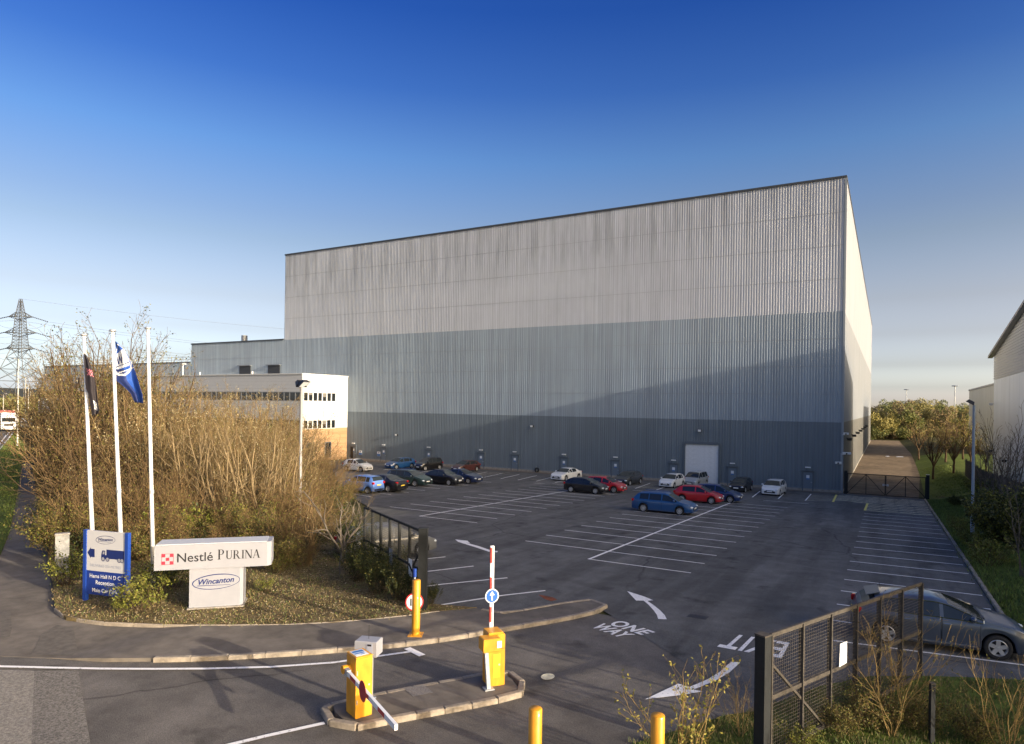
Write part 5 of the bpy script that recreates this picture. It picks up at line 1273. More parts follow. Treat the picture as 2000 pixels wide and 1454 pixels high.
for (z, w), ext_ in zip(levels, (23*mpx, 31*mpx, 27*mpx)):
    for s in (1,-1):
        tip = Vector((s*ext_,0,z)); mb = MB()
        for sy in (1,-1):
            mb.beam((s*w*.9,sy*w*.8,z),tip,.3,.3); mb.beam((s*w*.8,sy*w*.7,z+2.2),tip,.2,.2)
            for q in (.25,.5,.75): mb.beam(Vector((s*w*.9,sy*w*.8,z)).lerp(tip,q), Vector((s*w*.8,sy*w*.7,z+2.2)).lerp(tip,q-.12),.12,.12)
        mb.build('cross_arm', pst, pyl)
        for dr, dn in ((Vector((.86,.5,0)),1),(Vector((-.96,-.28,0)),0)):
            e = tip+dr*(6.2)+Vector((0,0,-1.9)); i_ = MB()
            for k in range(9): a = tip.lerp(e,(k+.2)/9); b = tip.lerp(e,(k+.85)/9); i_.tube(a,b,.26,n=6)
            i_.build('insulator', ins_m, pyl)
            mb = MB(); span = 300; prev = e
            for k in range(1, 21):
                t = k/20; nx_ = e+dr*span*t+Vector((0,0,-30*t*(1-t)-(2 if dn else 6)*t)); mb.tube(prev,nx_,.055,n=4,caps=False); prev = nx_
            mb.build('conductor', wire_m, pyl)
        mb = MB(); a = tip+Vector((.86,.5,0))*6.2+Vector((0,0,-1.9)); b = tip+Vector((-.96,-.28,0))*6.2+Vector((0,0,-1.9)); prev = a
        for k in range(1, 9):
            t = k/8; nx_ = a.lerp(b,t)+Vector((0,0,-14*t*(1-t))); mb.tube(prev,nx_,.06,n=4,caps=False); prev = nx_
        mb.build('jumper_loop', wire_m, pyl)
mb = MB(); prev = Vector((0,0,zT))
for k in range(1, 21):
    t = k/20; nx_ = Vector((0,0,zT))+Vector((.86,.5,0))*300*t+Vector((0,0,-24*t*(1-t))); mb.tube(prev,nx_,.045,n=4,caps=False); prev = nx_
mb.build('earth_wire', wire_m, pyl)
# litter in the alley
for px, py in ((1756,894),(1732,893)):
    p = G(px,py); tag(MB().box((p.x,p.y,p.z+.12),(1.2 if px > 1740 else .6,.5,.2),.3,bev=.05).build('rubble_sack', white_m), 'white sack lying at the grass edge of the alley' if px > 1740 else 'small white bag lying on the alley surface', 'sack')
# ------------------------------------------------------------------ VEGETATION
def twigmat(name, c, var=.35): return M(name, c, .85, var=var, scale=1.3, spec=.15)
tw_tan = twigmat('bark_tan', (.19,.135,.065)); tw_or = twigmat('bark_orange_brown', (.165,.108,.052)); tw_br = twigmat('bark_brown', (.09,.06,.034)); tw_gr = twigmat('bark_grey', (.15,.125,.10)); tw_gold = twigmat('bark_golden', (.26,.18,.07))
def leafmat(name, c, c2):
    m = M(name, c, .6, var=.3, scale=2.2, spec=.25, c2=c2); return m
lf_bud = leafmat('bud_pale', (.34,.27,.13), (.50,.44,.28)); lf_ol = leafmat('leaf_olive', (.11,.105,.025), (.20,.175,.04)); lf_gr = leafmat('leaf_fresh_green', (.10,.13,.016), (.22,.22,.035)); lf_dk = leafmat('leaf_dark_green', (.022,.032,.010), (.055,.065,.018)); lf_br = leafmat('leaf_dead_brown', (.13,.075,.03), (.22,.14,.055)); lf_ye = leafmat('leaf_spring_yellow', (.22,.20,.03), (.34,.29,.06))
def grow(seed, cfg):
    rnd = random.Random(seed); segs, tips = [], []
    U = rnd.uniform
    def limb(p, d, L, r, lev):
        n = max(2, int(L/cfg['seg'][lev])); st = L/n; wob = cfg['wob'][lev]; upw = cfg['up'][lev]; r0 = r
        for i in range(n):
            d = (d+Vector((U(-wob,wob),U(-wob,wob),U(-wob,wob)+upw))).normalized(); q = p+d*st
            if q.z < .03: q.z = .03
            r2 = max(r*(1-.72*(i+1)/n), cfg['rmin']); segs.append((*p, *q, r0, r2, lev)); r0 = r2; p = q
            if lev < cfg['levels'] and i >= cfg['start'][lev]*n:
                k = cfg['kids'][lev]; k = int(k)+(rnd.random() < k-int(k))
                for _ in range(k):
                    a = cfg['ang'][lev]*U(.6,1.3); ax_ = d.orthogonal().normalized(); ax_.rotate(Matrix.Rotation(U(0,6.283),3,d)); c = d*math.cos(a)+ax_*math.sin(a)
                    limb(p, c, L*cfg['ratio'][lev]*(1-.55*i/n)*U(.55,1.2), r2*.6, lev+1)
            if lev >= cfg['levels']-1: tips.append((*p, *d))
    for s in range(cfg['stems']):
        a = 6.283*(s+U(-.3,.3))/cfg['stems']; t = cfg['lean']*U(.15,1.1); h = cfg['H']*U(.65,1.0)
        b = cfg.get('base',.25); p = Vector((math.cos(a)*b*U(.1,1), math.sin(a)*b*U(.1,1), 0))
        if cfg.get('trunk'):
            limb(Vector((0,0,cfg['trunk']*U(.75,1.0))), Vector((math.cos(a)*math.sin(t),math.sin(a)*math.sin(t),math.cos(t))), h-cfg['trunk'], cfg['r']*.55, 0)
        else: limb(p, Vector((math.cos(a)*math.sin(t),math.sin(a)*math.sin(t),math.cos(t))), h, cfg['r']*U(.6,1.1), 0)
    if cfg.get('trunk'):
        p = Vector((0,0,-.1)); d = Vector((0,0,1)); n = 6
        for i in range(n):
            q = p+d*(cfg['trunk']+.1)/n+Vector((U(-.03,.03),U(-.03,.03),0)); segs.append((*p,*q,cfg['r']*(1.15-.06*i),cfg['r']*(1.15-.06*(i+1)),0)); p = q
    return np.array(segs, dtype=np.float64), np.array(tips, dtype=np.float64)
def prisms(S, k=3):
    a, b, ra, rb = S[:,0:3], S[:,3:6], S[:,6:7], S[:,7:8]; d = b-a; d /= np.linalg.norm(d,axis=1,keepdims=True)+1e-9
    h = np.where(np.abs(d[:,2:3]) < .9, np.array([[0,0,1.]]), np.array([[1.,0,0]])); u = np.cross(d,h); u /= np.linalg.norm(u,axis=1,keepdims=True)+1e-9; v = np.cross(d,u)
    rings = []
    for c, r in ((a,ra),(b,rb)):
        for i in range(k):
            t = 2*math.pi*i/k; rings.append(c+(u*math.cos(t)+v*math.sin(t))*r)
    V = np.stack(rings,1).reshape(-1,3); n = len(S); o = (np.arange(n)*2*k)[:,None]
    F = np.concatenate([o+np.array([[i,(i+1)%k,k+(i+1)%k,k+i]]) for i in range(k)])
    return V, F
def leaves(P, rng, size, aspect=1.7, droop=.3):
    n = len(P); s = size*rng.uniform(.55,1.25,(n,1)); a = rng.normal(size=(n,3)); a /= np.linalg.norm(a,axis=1,keepdims=True); b = rng.normal(size=(n,3)); b = np.cross(a,b); b /= np.linalg.norm(b,axis=1,keepdims=True)+1e-9
    V = np.stack([P-b*s*.0, P+a*s*aspect*.5+b*s*.42, P+a*s*aspect, P+a*s*aspect*.5-b*s*.42],1).reshape(-1,3); F = (np.arange(n)*4)[:,None]+np.array([[0,1,2,3]]); return V, F
def make_plant(name, label, cat, seed, cfg, bark, leafs=(), group=None, loc=(0,0,0), rz=0, sc=1.0, twig=None):
    """trunk (stems and limbs) and crown (twigs and leaves) under one root"""
    S, T = grow(seed, cfg); rng = np.random.default_rng(seed); root = thing(name, label, cat, loc, rz, group); root.scale = (sc,)*3
    big = S[:,8] <= cfg.get('split',1); V, F = prisms(S[big], 5); link('trunk', fastmesh('trunk', V, F, bark, smooth=True), root)
    V, F = prisms(S[~big], 3); mi = [np.zeros(len(F),int)]; mats = [twig or bark]; Vs, Fs = [V], [F]; off = len(V)
    for mt, per, size, spread in leafs:
        n = int(len(T)*per); idx = rng.integers(0,len(T),n); P = T[idx,:3]+rng.normal(size=(n,3))*spread; P[:,2] = np.maximum(P[:,2],.03); v, f = leaves(P, rng, size); Vs.append(v); Fs.append(f+off); off += len(v); mats.append(mt); mi.append(np.full(len(f),len(mats)-1))
    link('crown', fastmesh('crown', np.concatenate(Vs), np.concatenate(Fs), mats, np.concatenate(mi)), root); return root
HAZ = dict(H=7.2, stems=9, lean=.5, r=.075, seg=(.38,.28,.20,.15), wob=(.12,.24,.30,.34), up=(.04,.07,.07,.05), levels=3, start=(.18,.15,.1), kids=(1.3,1.25,1.0), ang=(.75,.8,.85), ratio=(.36,.48,.55), rmin=.0065, base=.5)
THI = dict(H=4.6, stems=26, lean=1.0, r=.035, seg=(.3,.24,.18,.15), wob=(.14,.2,.25,.28), up=(.035,.05,.03,.0), levels=3, start=(.12,.1,.1), kids=(1.0,.9,.6), ang=(.7,.8,.8), ratio=(.36,.5,.55), rmin=.0065, base=.9)
WIL = dict(H=9.5, stems=9, lean=.32, r=.08, seg=(.45,.34,.25,.2), wob=(.08,.14,.18,.2), up=(.05,.08,.08,.06), levels=3, start=(.2,.12,.1), kids=(1.15,.9,.7), ang=(.5,.6,.6), ratio=(.36,.45,.5), rmin=.0075, base=.5)
GNA = dict(H=4.2, stems=4, lean=.5, r=.11, trunk=.9, seg=(.26,.2,.16,.14), wob=(.26,.3,.3,.3), up=(.06,.06,.05,.03), levels=3, start=(.1,.05,.05), kids=(1.1,1.0,.8), ang=(.8,.85,.8), ratio=(.42,.5,.55), rmin=.0075)
LOW = dict(H=1.5, stems=22, lean=.85, r=.014, seg=(.14,.12,.1), wob=(.16,.2,.25), up=(.04,.04,.0), levels=2, start=(.15,.1), kids=(.9,.8), ang=(.7,.7), ratio=(.38,.5), rmin=.004, base=.35, split=0)
SAP = dict(H=2.7, stems=8, lean=.5, r=.013, seg=(.13,.11,.09), wob=(.15,.2,.24), up=(.05,.08,.06), levels=2, start=(.15,.12), kids=(.9,.65), ang=(.62,.6), ratio=(.36,.42), rmin=.0028, base=.12, split=0)
ALL = dict(H=5.4, stems=8, lean=.75, r=.10, trunk=1.5, seg=(.3,.24,.18,.14), wob=(.12,.15,.18,.2), up=(.07,.09,.1,.08), levels=3, start=(.1,.08,.1), kids=(1.25,1.0,.75), ang=(.55,.55,.6), ratio=(.42,.5,.55), rmin=.009)
BRO = dict(H=1.9, stems=40, lean=.55, r=.012, seg=(.16,.13), wob=(.08,.1), up=(.02,.05), levels=1, start=(.25,), kids=(1.5,), ang=(.35,), ratio=(.5,), rmin=.004, base=.4, split=0)
GT = 'bare trees and shrubs of the thicket'
TL = {'haz': 'bare tan multi-stemmed tree rising from the thicket between footpath and car park', 'thi': 'dense orange-brown bush of fine twigs in the thicket behind the flagpoles', 'wil': 'tall bare tree with dark bud clusters at the left of the thicket'}
def px_place(px, py, lift=.0): p = G(px, py, 0); return (p.x, p.y, gz(p.x,p.y)+lift)
protos = {'haz': [], 'thi': [], 'wil': []}
used = set()
for i in range(3): protos['haz'].append(make_plant('thicket_tree', TL['haz'], 'tree', 11+i, HAZ, tw_tan, [(lf_bud,(.10,.6,.3)[i],.055,.06),(lf_ol,.35,.05,.06)], GT, (0,0,-50)))
for i in range(3): protos['thi'].append(make_plant('thicket_bush', TL['thi'], 'bush', 21+i, THI, tw_or if i != 1 else tw_br, [(lf_ol,.30,.05,.08),(lf_br,.10,.05,.08)], GT, (0,0,-50), twig=tw_or if i != 1 else tw_tan))
for i in range(2): protos['wil'].append(make_plant('thicket_tree', TL['wil'], 'tree', 31+i, WIL, tw_br, [(lf_ol,.5,.07,.08),(lf_dk,.3,.08,.1)], GT, (0,0,-50), twig=tw_tan))
cnt = {'haz':0,'thi':0,'wil':0}; vr = random.Random(5)
def zone(px):
    for x, t in ((118,'beside the footpath at its left end'),(160,'above the stone pillar'),(208,'behind the left flagpole'),(256,'behind the middle flagpole'),(322,'behind the bare flagpole'),(385,'above the left end of the company sign'),(450,'behind the middle of the company sign'),(525,'above the right end of the company sign'),(582,'right of the company sign'),(625,'behind the crooked tree'),(2000,'at the car park edge')):
        if px < x: return t
def row(py):
    for y, t in ((912,'rearmost'),(930,'sixth row back'),(948,'fifth row back'),(972,'fourth row back'),(1002,'third row back'),(1034,'second row back'),(2000,'front row')):
        if py < y: return t
KIND = {'haz': 'bare tan thicket tree', 'thi': 'dense brown-twigged bush', 'wil': 'tall budding bare tree'}
def put_tree(kind, px, py, H, label=None):
    pr = protos[kind]; k = cnt[kind]; o = pr[k % len(pr)]; cnt[kind] += 1; h0 = {'haz':7.2,'thi':4.4,'wil':9.5}[kind]; s = H/h0; p = px_place(px, py); rz = vr.uniform(0,6.28)
    label = '%s %s, %s' % (KIND[kind] if (kind, px) != ('haz', 255) else 'slim bare tan thicket tree', zone(px), row(py))
    if o.name in used: return dup(o, p, rz, (s*vr.uniform(.95,1.15),)*2+(s,), label)
    used.add(o.name); o.location = p; o.rotation_euler = (0,0,rz); o.scale = (s,s,s); o['label'] = label
    return o
# nearest rows first so that the large ones in front carry the first shapes
for kind, px, py, H in [('thi',190,1066,3.4),('thi',235,1055,4.2),('thi',290,1058,3.8),('thi',365,1050,3.6),('thi',440,1052,3.2),('thi',515,1050,3.0),('thi',575,1045,2.7),
    ('haz',420,1030,6.2),('haz',500,1025,6.0),('haz',355,1020,6.0),('haz',560,1015,5.2),('haz',290,1005,7.6),
    ('thi',178,1010,4.8),('thi',205,1000,6.4),('thi',245,990,6.4),('thi',320,985,6.0),('thi',400,985,6.2),('thi',470,985,5.8),('thi',540,985,4.8),('thi',610,985,3.6),('thi',655,992,2.4),
    ('wil',190,975,11.6),('wil',245,965,11.0),('thi',160,962,6.0),('thi',175,945,8.0),('haz',135,965,9.8),('haz',335,950,7.6),('haz',460,950,7.6),('haz',540,945,7.2),('haz',400,945,7.6),('thi',215,945,8.0),('thi',285,940,7.3),
    ('thi',600,945,4.6),('thi',645,950,3.4),('thi',560,930,5.6),('thi',500,928,6.6),('thi',440,925,6.2),('thi',370,930,5.6),('thi',140,932,7.0),('haz',600,925,6.0),('haz',215,930,10.8),('haz',118,935,9.0),
    ('thi',125,905,7.5),('thi',165,908,9.0),('thi',640,915,3.2),('haz',500,905,8.2),('thi',320,915,7.4),('wil',290,955,10.6),('wil',165,950,11.2),('haz',255,945,9.6),('thi',235,920,9.0),('thi',190,925,9.5),('haz',310,960,8.0)]:
    put_tree(kind, px, py, H)
STM = dict(H=6.2, stems=7, lean=.42, r=.085, seg=(.34,.28,.2,.15), wob=(.10,.2,.26,.3), up=(.05,.08,.07,.04), levels=3, start=(.28,.2,.1), kids=(.75,.9,.8), ang=(.6,.7,.8), ratio=(.36,.46,.5), rmin=.0075, base=.45)
pale = twigmat('bark_pale_tan', (.21,.155,.085))
stm = make_plant('thicket_tree', 'pale thick-stemmed bare tree at the front of the thicket above the company sign name', 'tree', 91, STM, pale, [(lf_bud,.12,.05,.05)], GT, px_place(500,1046), .4, 1.0, twig=tw_tan)
for px, py, sc, lab in [(432,1050,.95,'pale thick-stemmed bare tree at the thicket front, above the middle of the company sign'),(552,1040,.85,'pale thick-stemmed bare tree at the thicket front, right of the company sign'),(372,1040,1.0,'pale thick-stemmed bare tree at the thicket front, above the left end of the company sign')]: dup(stm, px_place(px,py), px*.13, sc, lab)
# evergreen undergrowth along the foot of the thicket
low_g = make_plant('green_shrub', 'fresh green leafy shrub between the blue sign and the white company sign', 'shrub', 41, LOW, tw_br, [(lf_gr,1.5,.075,.07),(lf_ol,.8,.07,.08)], 'low green shrubs in the bed', px_place(275,1199,.1), 0, .68)
low_g2 = make_plant('green_shrub', 'green shrub at the left end of the white company sign', 'shrub', 42, LOW, tw_br, [(lf_gr,1.6,.07,.07),(lf_dk,.5,.07,.08)], 'low green shrubs in the bed', px_place(338,1155,.1), .7, .75)
for px, py, sc, lab in [(128,1150,.80,'green shrub at the foot of the grey stone pillar'),(518,1162,.32,'small bright green shrub right of the white company sign'),(236,1203,.34,'low green shrub under the right post of the blue sign'),(300,1172,.75,'green shrub hiding the foot of the bare flagpole'),
    (340,1075,1.3,'fresh green shrub above the left end of the company sign, against the thicket'),(415,1062,1.0,'green shrub directly behind the top of the company sign')]:
    dup(low_g if px % 2 else low_g2, px_place(px,py,.1), px*.7, sc, lab)
und = make_plant('undergrowth_bush', 'leafy undergrowth bush left of the stone pillar by the footpath edge', 'bush', 43, dict(LOW, H=2.0, stems=34, lean=1.0, kids=(1.3,1.1)), tw_tan, [(lf_ol,.8,.06,.10),(lf_gr,.25,.06,.1),(lf_dk,.4,.06,.10),(lf_br,.4,.055,.1)], 'undergrowth of the thicket', px_place(112,1085,.1), 0, 1.0)
und_ivy = make_plant('undergrowth_bush', 'dark ivy-green undergrowth bush at the left foot of the thicket', 'bush', 45, dict(LOW, H=1.6, stems=30, lean=1.1), tw_br, [(lf_dk,1.3,.075,.10),(lf_gr,.2,.06,.1)], 'undergrowth of the thicket', px_place(170,1094,.1), 0, .9)
und_tw = make_plant('undergrowth_bush', 'tangled reddish twig bush at the foot of the thicket behind the bare flagpole', 'bush', 46, dict(LOW, H=2.4, stems=30, lean=.9, kids=(1.5,1.3)), tw_or, [(lf_br,.25,.05,.1),(lf_ol,.15,.05,.1)], 'undergrowth of the thicket', px_place(305,1092,.1), 0, .95)
uk = 0
for px, py, sc in [(115,1040,1.),(150,1088,.9),(190,1100,.9),(235,1095,.95),(285,1098,.9),(335,1092,.9),(390,1085,.9),(450,1082,.95),(505,1085,1.0),(555,1092,1.0),(600,1080,.9),(640,1060,.8),(545,1118,.75),(590,1112,.6),(95,1030,1.0),(102,985,.9),(92,945,1.0),(620,1020,1.2),(660,1020,.9),(560,1050,1.3),(480,1060,1.2),(160,1050,1.3),(230,1060,1.3),(310,1060,1.2),(670,985,.9),(690,965,.7),(640,1000,1.2)]:
    uk += 1; uw = (und_tw, und, und_tw, und_ivy)[uk % 4]
    dup(uw, px_place(px,py,.08), px*1.3, sc*.85, {und: 'leafy', und_ivy: 'dark ivy-green', und_tw: 'twiggy reddish'}[uw]+' undergrowth bush %s, %s' % (zone(px), row(py-30)))
    # undergrowth bush %s, %s' % (zone(px), row(py-30)))
# heather-like dark brush around the left gate
bro = make_plant('brush_shrub', 'dark green broom-like brush in front of the left gate, left clump', 'shrub', 44, BRO, tw_br, [(lf_dk,1.6,.06,.05),(lf_ol,.35,.05,.05)], 'dark brush at the left gate', px_place(735,1165,.1), 0, .72, twig=lf_dk)
for px, py, sc, lab in [(785,1180,.62,'dark green brush at the foot of the left gate post'),(700,1140,.72,'dark green brush left of the gate, under the bare gnarled tree'),(765,1140,.72,'dark green brush close behind the speed sign'),(840,1185,.35,'small tuft of brush right of the left gate post'),(690,1100,.9,'dark brush farthest along the left gate')]:
    dup(bro, px_place(px,py,.05), px*.9, sc, lab)
# two gnarled bare trees at the edge of the bed
gna = make_plant('gnarled_tree', 'small gnarled bare tree in low sun nearest the left gate, right of two', 'tree', 51, GNA, tw_gr, [(lf_bud,.04,.04,.03)], 'gnarled bare trees at the bed edge', px_place(668,1128,.1), 0, .92, twig=tw_tan)
make_plant('gnarled_tree', 'crooked bare tree with reddish trunk right of the company sign, left of two', 'tree', 52, GNA, tw_or, [(lf_bud,.06,.04,.03)], 'gnarled bare trees at the bed edge', px_place(606,1108,.1), 1, .86, twig=tw_tan)
dup(gna, px_place(700,1045), 2.2, .62, 'small bare bush-like tree between the thicket and the far end of the left gate')
# foreground saplings on the right
pS = atz(1338,1454,.6); make_plant('leafing_sapling', 'sapling bursting into small green leaves at the bottom edge beside the right gate', 'sapling', 61, dict(SAP, stems=9, lean=.62, kids=(.95,.8), H=2.5), tw_gold, [(lf_ye,.55,.042,.012),(lf_gr,.30,.036,.012)], 'saplings in the right foreground', (pS.x,pS.y,gz(pS.x,pS.y)), 0, 1.0)
p = G(1742,1438); sap2 = make_plant('bare_sapling', 'bare twiggy sapling in front of the right gate', 'sapling', 62, dict(SAP, kids=(.9,.7)), tw_gold, [(lf_ol,.25,.03,.012)], 'saplings in the right foreground', (p.x,p.y,0), 0, .98)
pS = atz(1965,1450,.25); make_plant('bare_sapling', 'spreading bare sapling with golden twigs at the right edge before the grey car', 'sapling', 63, dict(SAP, stems=10, lean=.85, kids=(.7,.6), H=2.6), tw_gold, [(lf_gr,.12,.04,.015)], 'saplings in the right foreground', (pS.x,pS.y,0), .5, .95)
pS = atz(1560,1460,.1); dup(low_g, (pS.x,pS.y,0), 2.0, .35, 'tuft of green leaves at the foot of the right gate, bottom edge')
for px, py, sc, lab in [(1700,1420,.45,'low leafy shrub at the foot of the bare sapling before the gate'),(1640,1432,.35,'low leafy shrub under the middle of the right gate'),(1790,1425,.4,'low leafy shrub beside the lone dark post'),(1900,1448,.35,'low leafy shrub at the bottom edge, right of the lone post')]:
    dup(und, (*G(px,py)[:2], 0), px*.3, sc, lab, 'low shrubs in the right foreground')
p = G(1445,1440); dup(sap2, (p.x,p.y,0), 1.7, .5, 'short bare sapling left of the right gate post')
# bank on the right: bushes, tall bare saplings in front of the shed
gb = make_plant('bank_bush', 'large dark green bush on the bank beside the floodlight column', 'bush', 71, dict(BRO, H=2.6, stems=60, lean=.9), tw_br, [(lf_dk,1.6,.09,.10),(lf_gr,.8,.08,.10),(lf_ol,1.0,.08,.10)], 'bushes on the right bank', px_place(1950,1058), 0, .95, twig=lf_dk)
for px, py, sc, lab in [(1995,1075,1.1,'dark green bush at the right edge below the shed'),(1925,1000,.55,'green bush on the bank just below the grey shed wall'),(1978,1005,.6,'green bush at the right edge, upper of the bank bushes'),(1868,990,.35,'small dark bush between the alley gate post and the floodlight column')]:
    dup(gb, px_place(px,py), px*.31, sc, lab)
for px, py, sc, lab in [(1905,1075,.9,'bright yellow-green shrub on the bank left of the floodlight column'),(1872,1040,.7,'small bright green shrub between kerb and floodlight column'),(1930,1110,.9,'bright green shrub on the bank below the dark bush'),(1965,975,1.2,'fresh green shrub high on the bank under the shed wall'),(1905,965,1.0,'fresh green shrub at the palisade near the shed corner')]:
    dup(low_g, px_place(px,py), px*.21, sc, lab, 'bushes on the right bank')
bs = make_plant('bare_sapling', 'tall bare dark sapling in front of the grey shed, left of the group', 'sapling', 72, dict(SAP, H=6.6, stems=5, lean=.25, r=.05, seg=(.35,.28,.2), rmin=.008, kids=(1.0,.7)), tw_gr, [(lf_ol,.1,.05,.03)], 'bare saplings before the shed', px_place(1945,1010), 0, 1)
for px, py, sc, lab in [(1978,1020,1.02,'tall bare dark sapling in front of the grey shed at the right edge'),(1920,985,.8,'bare dark sapling at the left corner of the grey shed'),(1965,985,.85,'bare dark sapling behind the others, against the middle of the grey shed wall'),(1995,1130,.55,'short bare sapling at the right edge above the kerb')]:
    dup(bs, px_place(px,py), px*.17, sc, lab)
# trees along the alley lawn
al1 = make_plant('alley_tree', 'round-crowned golden bare tree standing on the lawn right of the alley, nearest', 'tree', 81, ALL, tw_br, [(lf_ye,.20,.09,.06)], 'small trees along the alley', (0,0,-50), 0, 1, twig=twigmat('twig_amber',(.40,.28,.13)))
al2 = make_plant('alley_tree', 'yellow-green budding tree behind the nearest alley tree', 'tree', 82, ALL, tw_br, [(lf_ye,.9,.10,.08),(lf_gr,.3,.1,.08)], 'small trees along the alley', (0,0,-50), 0, 1, twig=tw_gold)
def alley_tree(o, px, py, py_top, first=False, lab=None):
    p = px_place(px,py); h = atd(px,py_top,depth(p)).z-p[2]; s = h/5.0
    if first: o.location = p; o.scale = (s*1.05,s*1.05,s)
    else: dup(o, p, px, (s*1.1,s*1.1,s), lab)
alley_tree(al1, 1822, 937, 835, True); alley_tree(al2, 1862, 925, 825, True)
alley_tree(al1, 1793, 899, 822, False, 'slender golden bare tree on the lawn behind the nearest alley tree'); alley_tree(al1, 1846, 903, 818, False, 'golden bare tree between the nearest alley tree and the palisade')
alley_tree(al2, 1895, 915, 835, False, 'yellow-green budding tree behind the palisade beside the shed corner'); alley_tree(al1, 1880, 898, 815, False, 'bare tree crowding the palisade at its far end'); alley_tree(al2, 1925, 925, 850, False, 'budding tree close to the corner of the grey shed')
# roadside trees outside the right edge whose shadows streak the entrance road
for i, (x, y, s) in enumerate(((7.5,5.2,.75),(12,8.9,.8),(19,6.4,1.0),(10.5,12.2,.7),(27,10.0,1.1))):
    dup(bs, (x,y,0), i*1.1, s, 'slender bare roadside tree outside the right edge, %s from the right gate' % ('nearest','third','fourth','second','farthest')[i], 'roadside trees outside the right edge')

# far woods: crowns as clumps of leaf-sized faces, uneven and full of gaps
def wood(name, label_stuff, crowns, mats, seed, leaf=.45, dens=1.0):
    rng = np.random.default_rng(seed); Vs, Fs, mi = [], [], []; off = 0
    for (x, y, z, rx, rz_, k) in crowns:
        n = int(260*dens*rx*rz_/4); nb = 7; cb = rng.normal(size=(nb,3))*.5; w = rng.integers(0,nb,n); d = rng.normal(size=(n,3)); d /= np.linalg.norm(d,axis=1,keepdims=True)
        P = (cb[w]+d*.55*rng.uniform(.5,1,(n,1))**.5)*np.array([rx,rx,rz_])*.72+np.array([x,y,z]); P[:,2] = np.maximum(P[:,2], z-rz_)
        v, f = leaves(P, rng, leaf, 1.3); Vs.append(v); Fs.append(f+off); off += len(v); mi.append(np.full(len(f), k))
    o = link(name, fastmesh(name, np.concatenate(Vs), np.concatenate(Fs), mats, np.concatenate(mi))); o['kind'] = 'stuff'; return o
wm_ = [leafmat('wood_olive',(.20,.185,.065),(.30,.265,.10)), leafmat('wood_yellow',(.30,.265,.075),(.42,.36,.12)), leafmat('wood_brown',(.19,.14,.075),(.28,.21,.11)), leafmat('wood_green',(.13,.15,.04),(.22,.23,.075)), leafmat('wood_grey',(.15,.13,.09),(.23,.20,.14))]
rr = random.Random(9); cr_ = []
for i in range(260):
    px = rr.uniform(1690,1960); D = rr.choice((215,235,255,280,310,340))*rr.uniform(.96,1.04); ptop = rr.uniform(787,812)+(8 if px > 1850 else 0)+(6 if px < 1730 else 0)
    t = atd(px, ptop, D); h = max(t.z+2.4, 3); hz = h*rr.uniform(.40,.52); cr_.append((t.x,t.y,t.z-hz*.8, hz*rr.uniform(.7,1.1), hz, rr.choice((0,0,1,1,2,3,3,4))))
for i in range(120):
    px = rr.uniform(1700,1950); t = atd(px, 840, rr.uniform(205,222)); h = rr.uniform(2.5,5); cr_.append((t.x,t.y,-2.4+h*.5,h*.7,h*.55,rr.choice((0,2,3,3))))
wood('woodland', None, cr_, wm_, 3, .30, 2.0)
cr2 = []
for i in range(200):
    px = rr.uniform(-140,330); D = rr.choice((260,330,420,520))*rr.uniform(.93,1.07); ptop = rr.uniform(774,792); t = atd(px, ptop, D); h = max(t.z, 3); cr2.append((t.x,t.y,t.z-h*.4,h*.75,h*.5,rr.choice((0,2,2,4,3))))
wood('hedgerow_wood', None, cr2, wm_, 4, .6, .7)
# low hills on the left horizon
hv, hf = [], []; hills_m = M('hill_woods', (.03,.035,.025), .95, var=.3, scale=.02)
for i in range(61):
    px = -900+i*60; top_z = 6.6+ (778-760)/1300*1500*(1-.000*i)
    for d_, zz in ((1300,-3),(1500,top_z+4*math.sin(i*.9)+3*math.sin(i*2.3) if px < 900 else 2+6*math.sin(i*.6)),(1900,-3)):
        t = atd(px, 778, d_); hv.append((t.x,t.y,zz))
for i in range(60):
    for k in range(2): a = i*3+k; hf.append((a, a+3, a+4, a+1))
hm = bpy.data.meshes.new('hills'); hm.from_pydata(hv, [], hf); hm.materials.append(hills_m); struct(link('hills', hm))

# grass blades, litter and weeds where the ground is close
def blades(name, pts, h, mats, seed, w=.012):
    rng = np.random.default_rng(seed); P = np.array([(x, y, z) for x, y, z in pts]); n = len(P); a = rng.uniform(0,6.283,n); hh = h*rng.uniform(.4,1.2,n); l = rng.uniform(.1,.8,n)*hh
    b = rng.uniform(0,6.283,n); dx, dy = np.cos(a)*w, np.sin(a)*w
    V = np.stack([P+np.stack([dx,dy,0*dx],1), P-np.stack([dx,dy,0*dx],1), P+np.stack([np.cos(b)*l,np.sin(b)*l,hh],1)],1).reshape(-1,3); F = (np.arange(n)*3)[:,None]+np.array([[0,1,2]])
    o = link(name, fastmesh(name, V, F, mats, rng.integers(0,len(mats),n))); o['kind'] = 'stuff'; return o
def inpoly(x, y, poly):
    c = False; n = len(poly)
    for i in range(n):
        x1, y1 = poly[i]; x2, y2 = poly[i-1]
        if (y1 > y) != (y2 > y) and x < (x2-x1)*(y-y1)/(y2-y1)+x1: c = not c
    return c
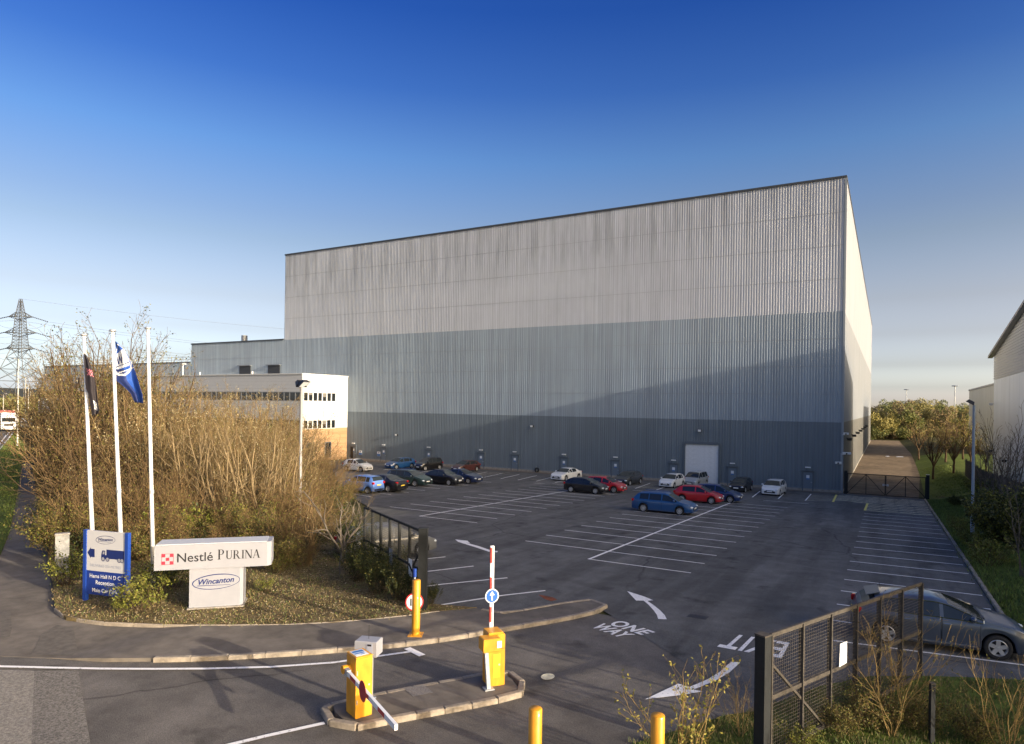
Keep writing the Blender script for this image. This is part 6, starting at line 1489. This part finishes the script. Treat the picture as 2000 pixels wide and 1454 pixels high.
def scatter(poly, n, lift, seed, clump=0.0):
    rnd = random.Random(seed); xs_, ys_ = [p[0] for p in poly], [p[1] for p in poly]; out = []
    while len(out) < n:
        x, y = rnd.uniform(min(xs_),max(xs_)), rnd.uniform(min(ys_),max(ys_))
        if not inpoly(x, y, poly): continue
        k = rnd.randint(3,9) if clump else 1
        for _ in range(k):
            xx, yy = x+rnd.gauss(0,clump), y+rnd.gauss(0,clump); out.append((xx,yy,gz(xx,yy)+lift))
    return out
gl1 = M('grass_blade_green',(.10,.145,.025),.7,var=.3,scale=2); gl2 = M('grass_blade_straw',(.22,.17,.07),.8,var=.3,scale=2); gl3 = M('grass_blade_olive',(.09,.095,.025),.8,var=.3,scale=2); gl4 = M('grass_blade_bright',(.16,.21,.03),.7,var=.3,scale=2)
bp = [tuple(p) for p in bed_edge[4:]]+gp([(835,1190),(760,1120),(640,1080),(450,1090),(250,1100),(108,1110)])
blades('bed_grass', scatter(bp, 15000, .12, 1, .10), .07, [gl2,gl3,gl2,gl1], 1, .011)
lit = scatter(bp, 11000, .135, 2); rng = np.random.default_rng(2); v, f = leaves(np.array(lit), rng, .04, 1.2); v[:,2] = np.minimum(v[:,2], np.repeat(np.array(lit)[:,2],4)+.02); o = link('leaf_litter', fastmesh('leaf_litter', v, f, [M('litter_pale',(.36,.30,.20),.9), lf_br, M('litter_tan',(.24,.165,.08),.9)], rng.integers(0,3,len(f)))); o['kind'] = 'stuff'
near = gp([(1225,1454),(1420,1400),(1480,1388),(1600,1345),(1700,1326),(1810,1326),(1995,1334)])+[(4.2,14.0),(3.6,9.5)]
blades('foreground_grass', scatter(near, 26000, .02, 3, .06), .12, [gl3,gl2,gl1,gl3], 3, .008)
bk = [(3.66,21),(3.66,78),(8.4,78),(6.6,48),(4.8,30),(4.2,22)]
blades('bank_grass', scatter(bk, 42000, .02, 4, .16), .20, [gl1,gl4,gl4,gl3], 4, .02)
blades('lawn_grass', scatter([(4.3,81),(4.3,120),(8.2,120),(8.2,81)], 16000, .0, 6, .2), .10, [gl4,gl4,gl1], 6, .03)
blades('verge_grass', scatter([tuple(v.co[:2]) for v in verge.data.vertices][:7], 14000, .06, 7, .12), .14, [gl1,gl4,gl3], 7, .016)
bw = scatter(kerb[2:14], 10, 0, 8)
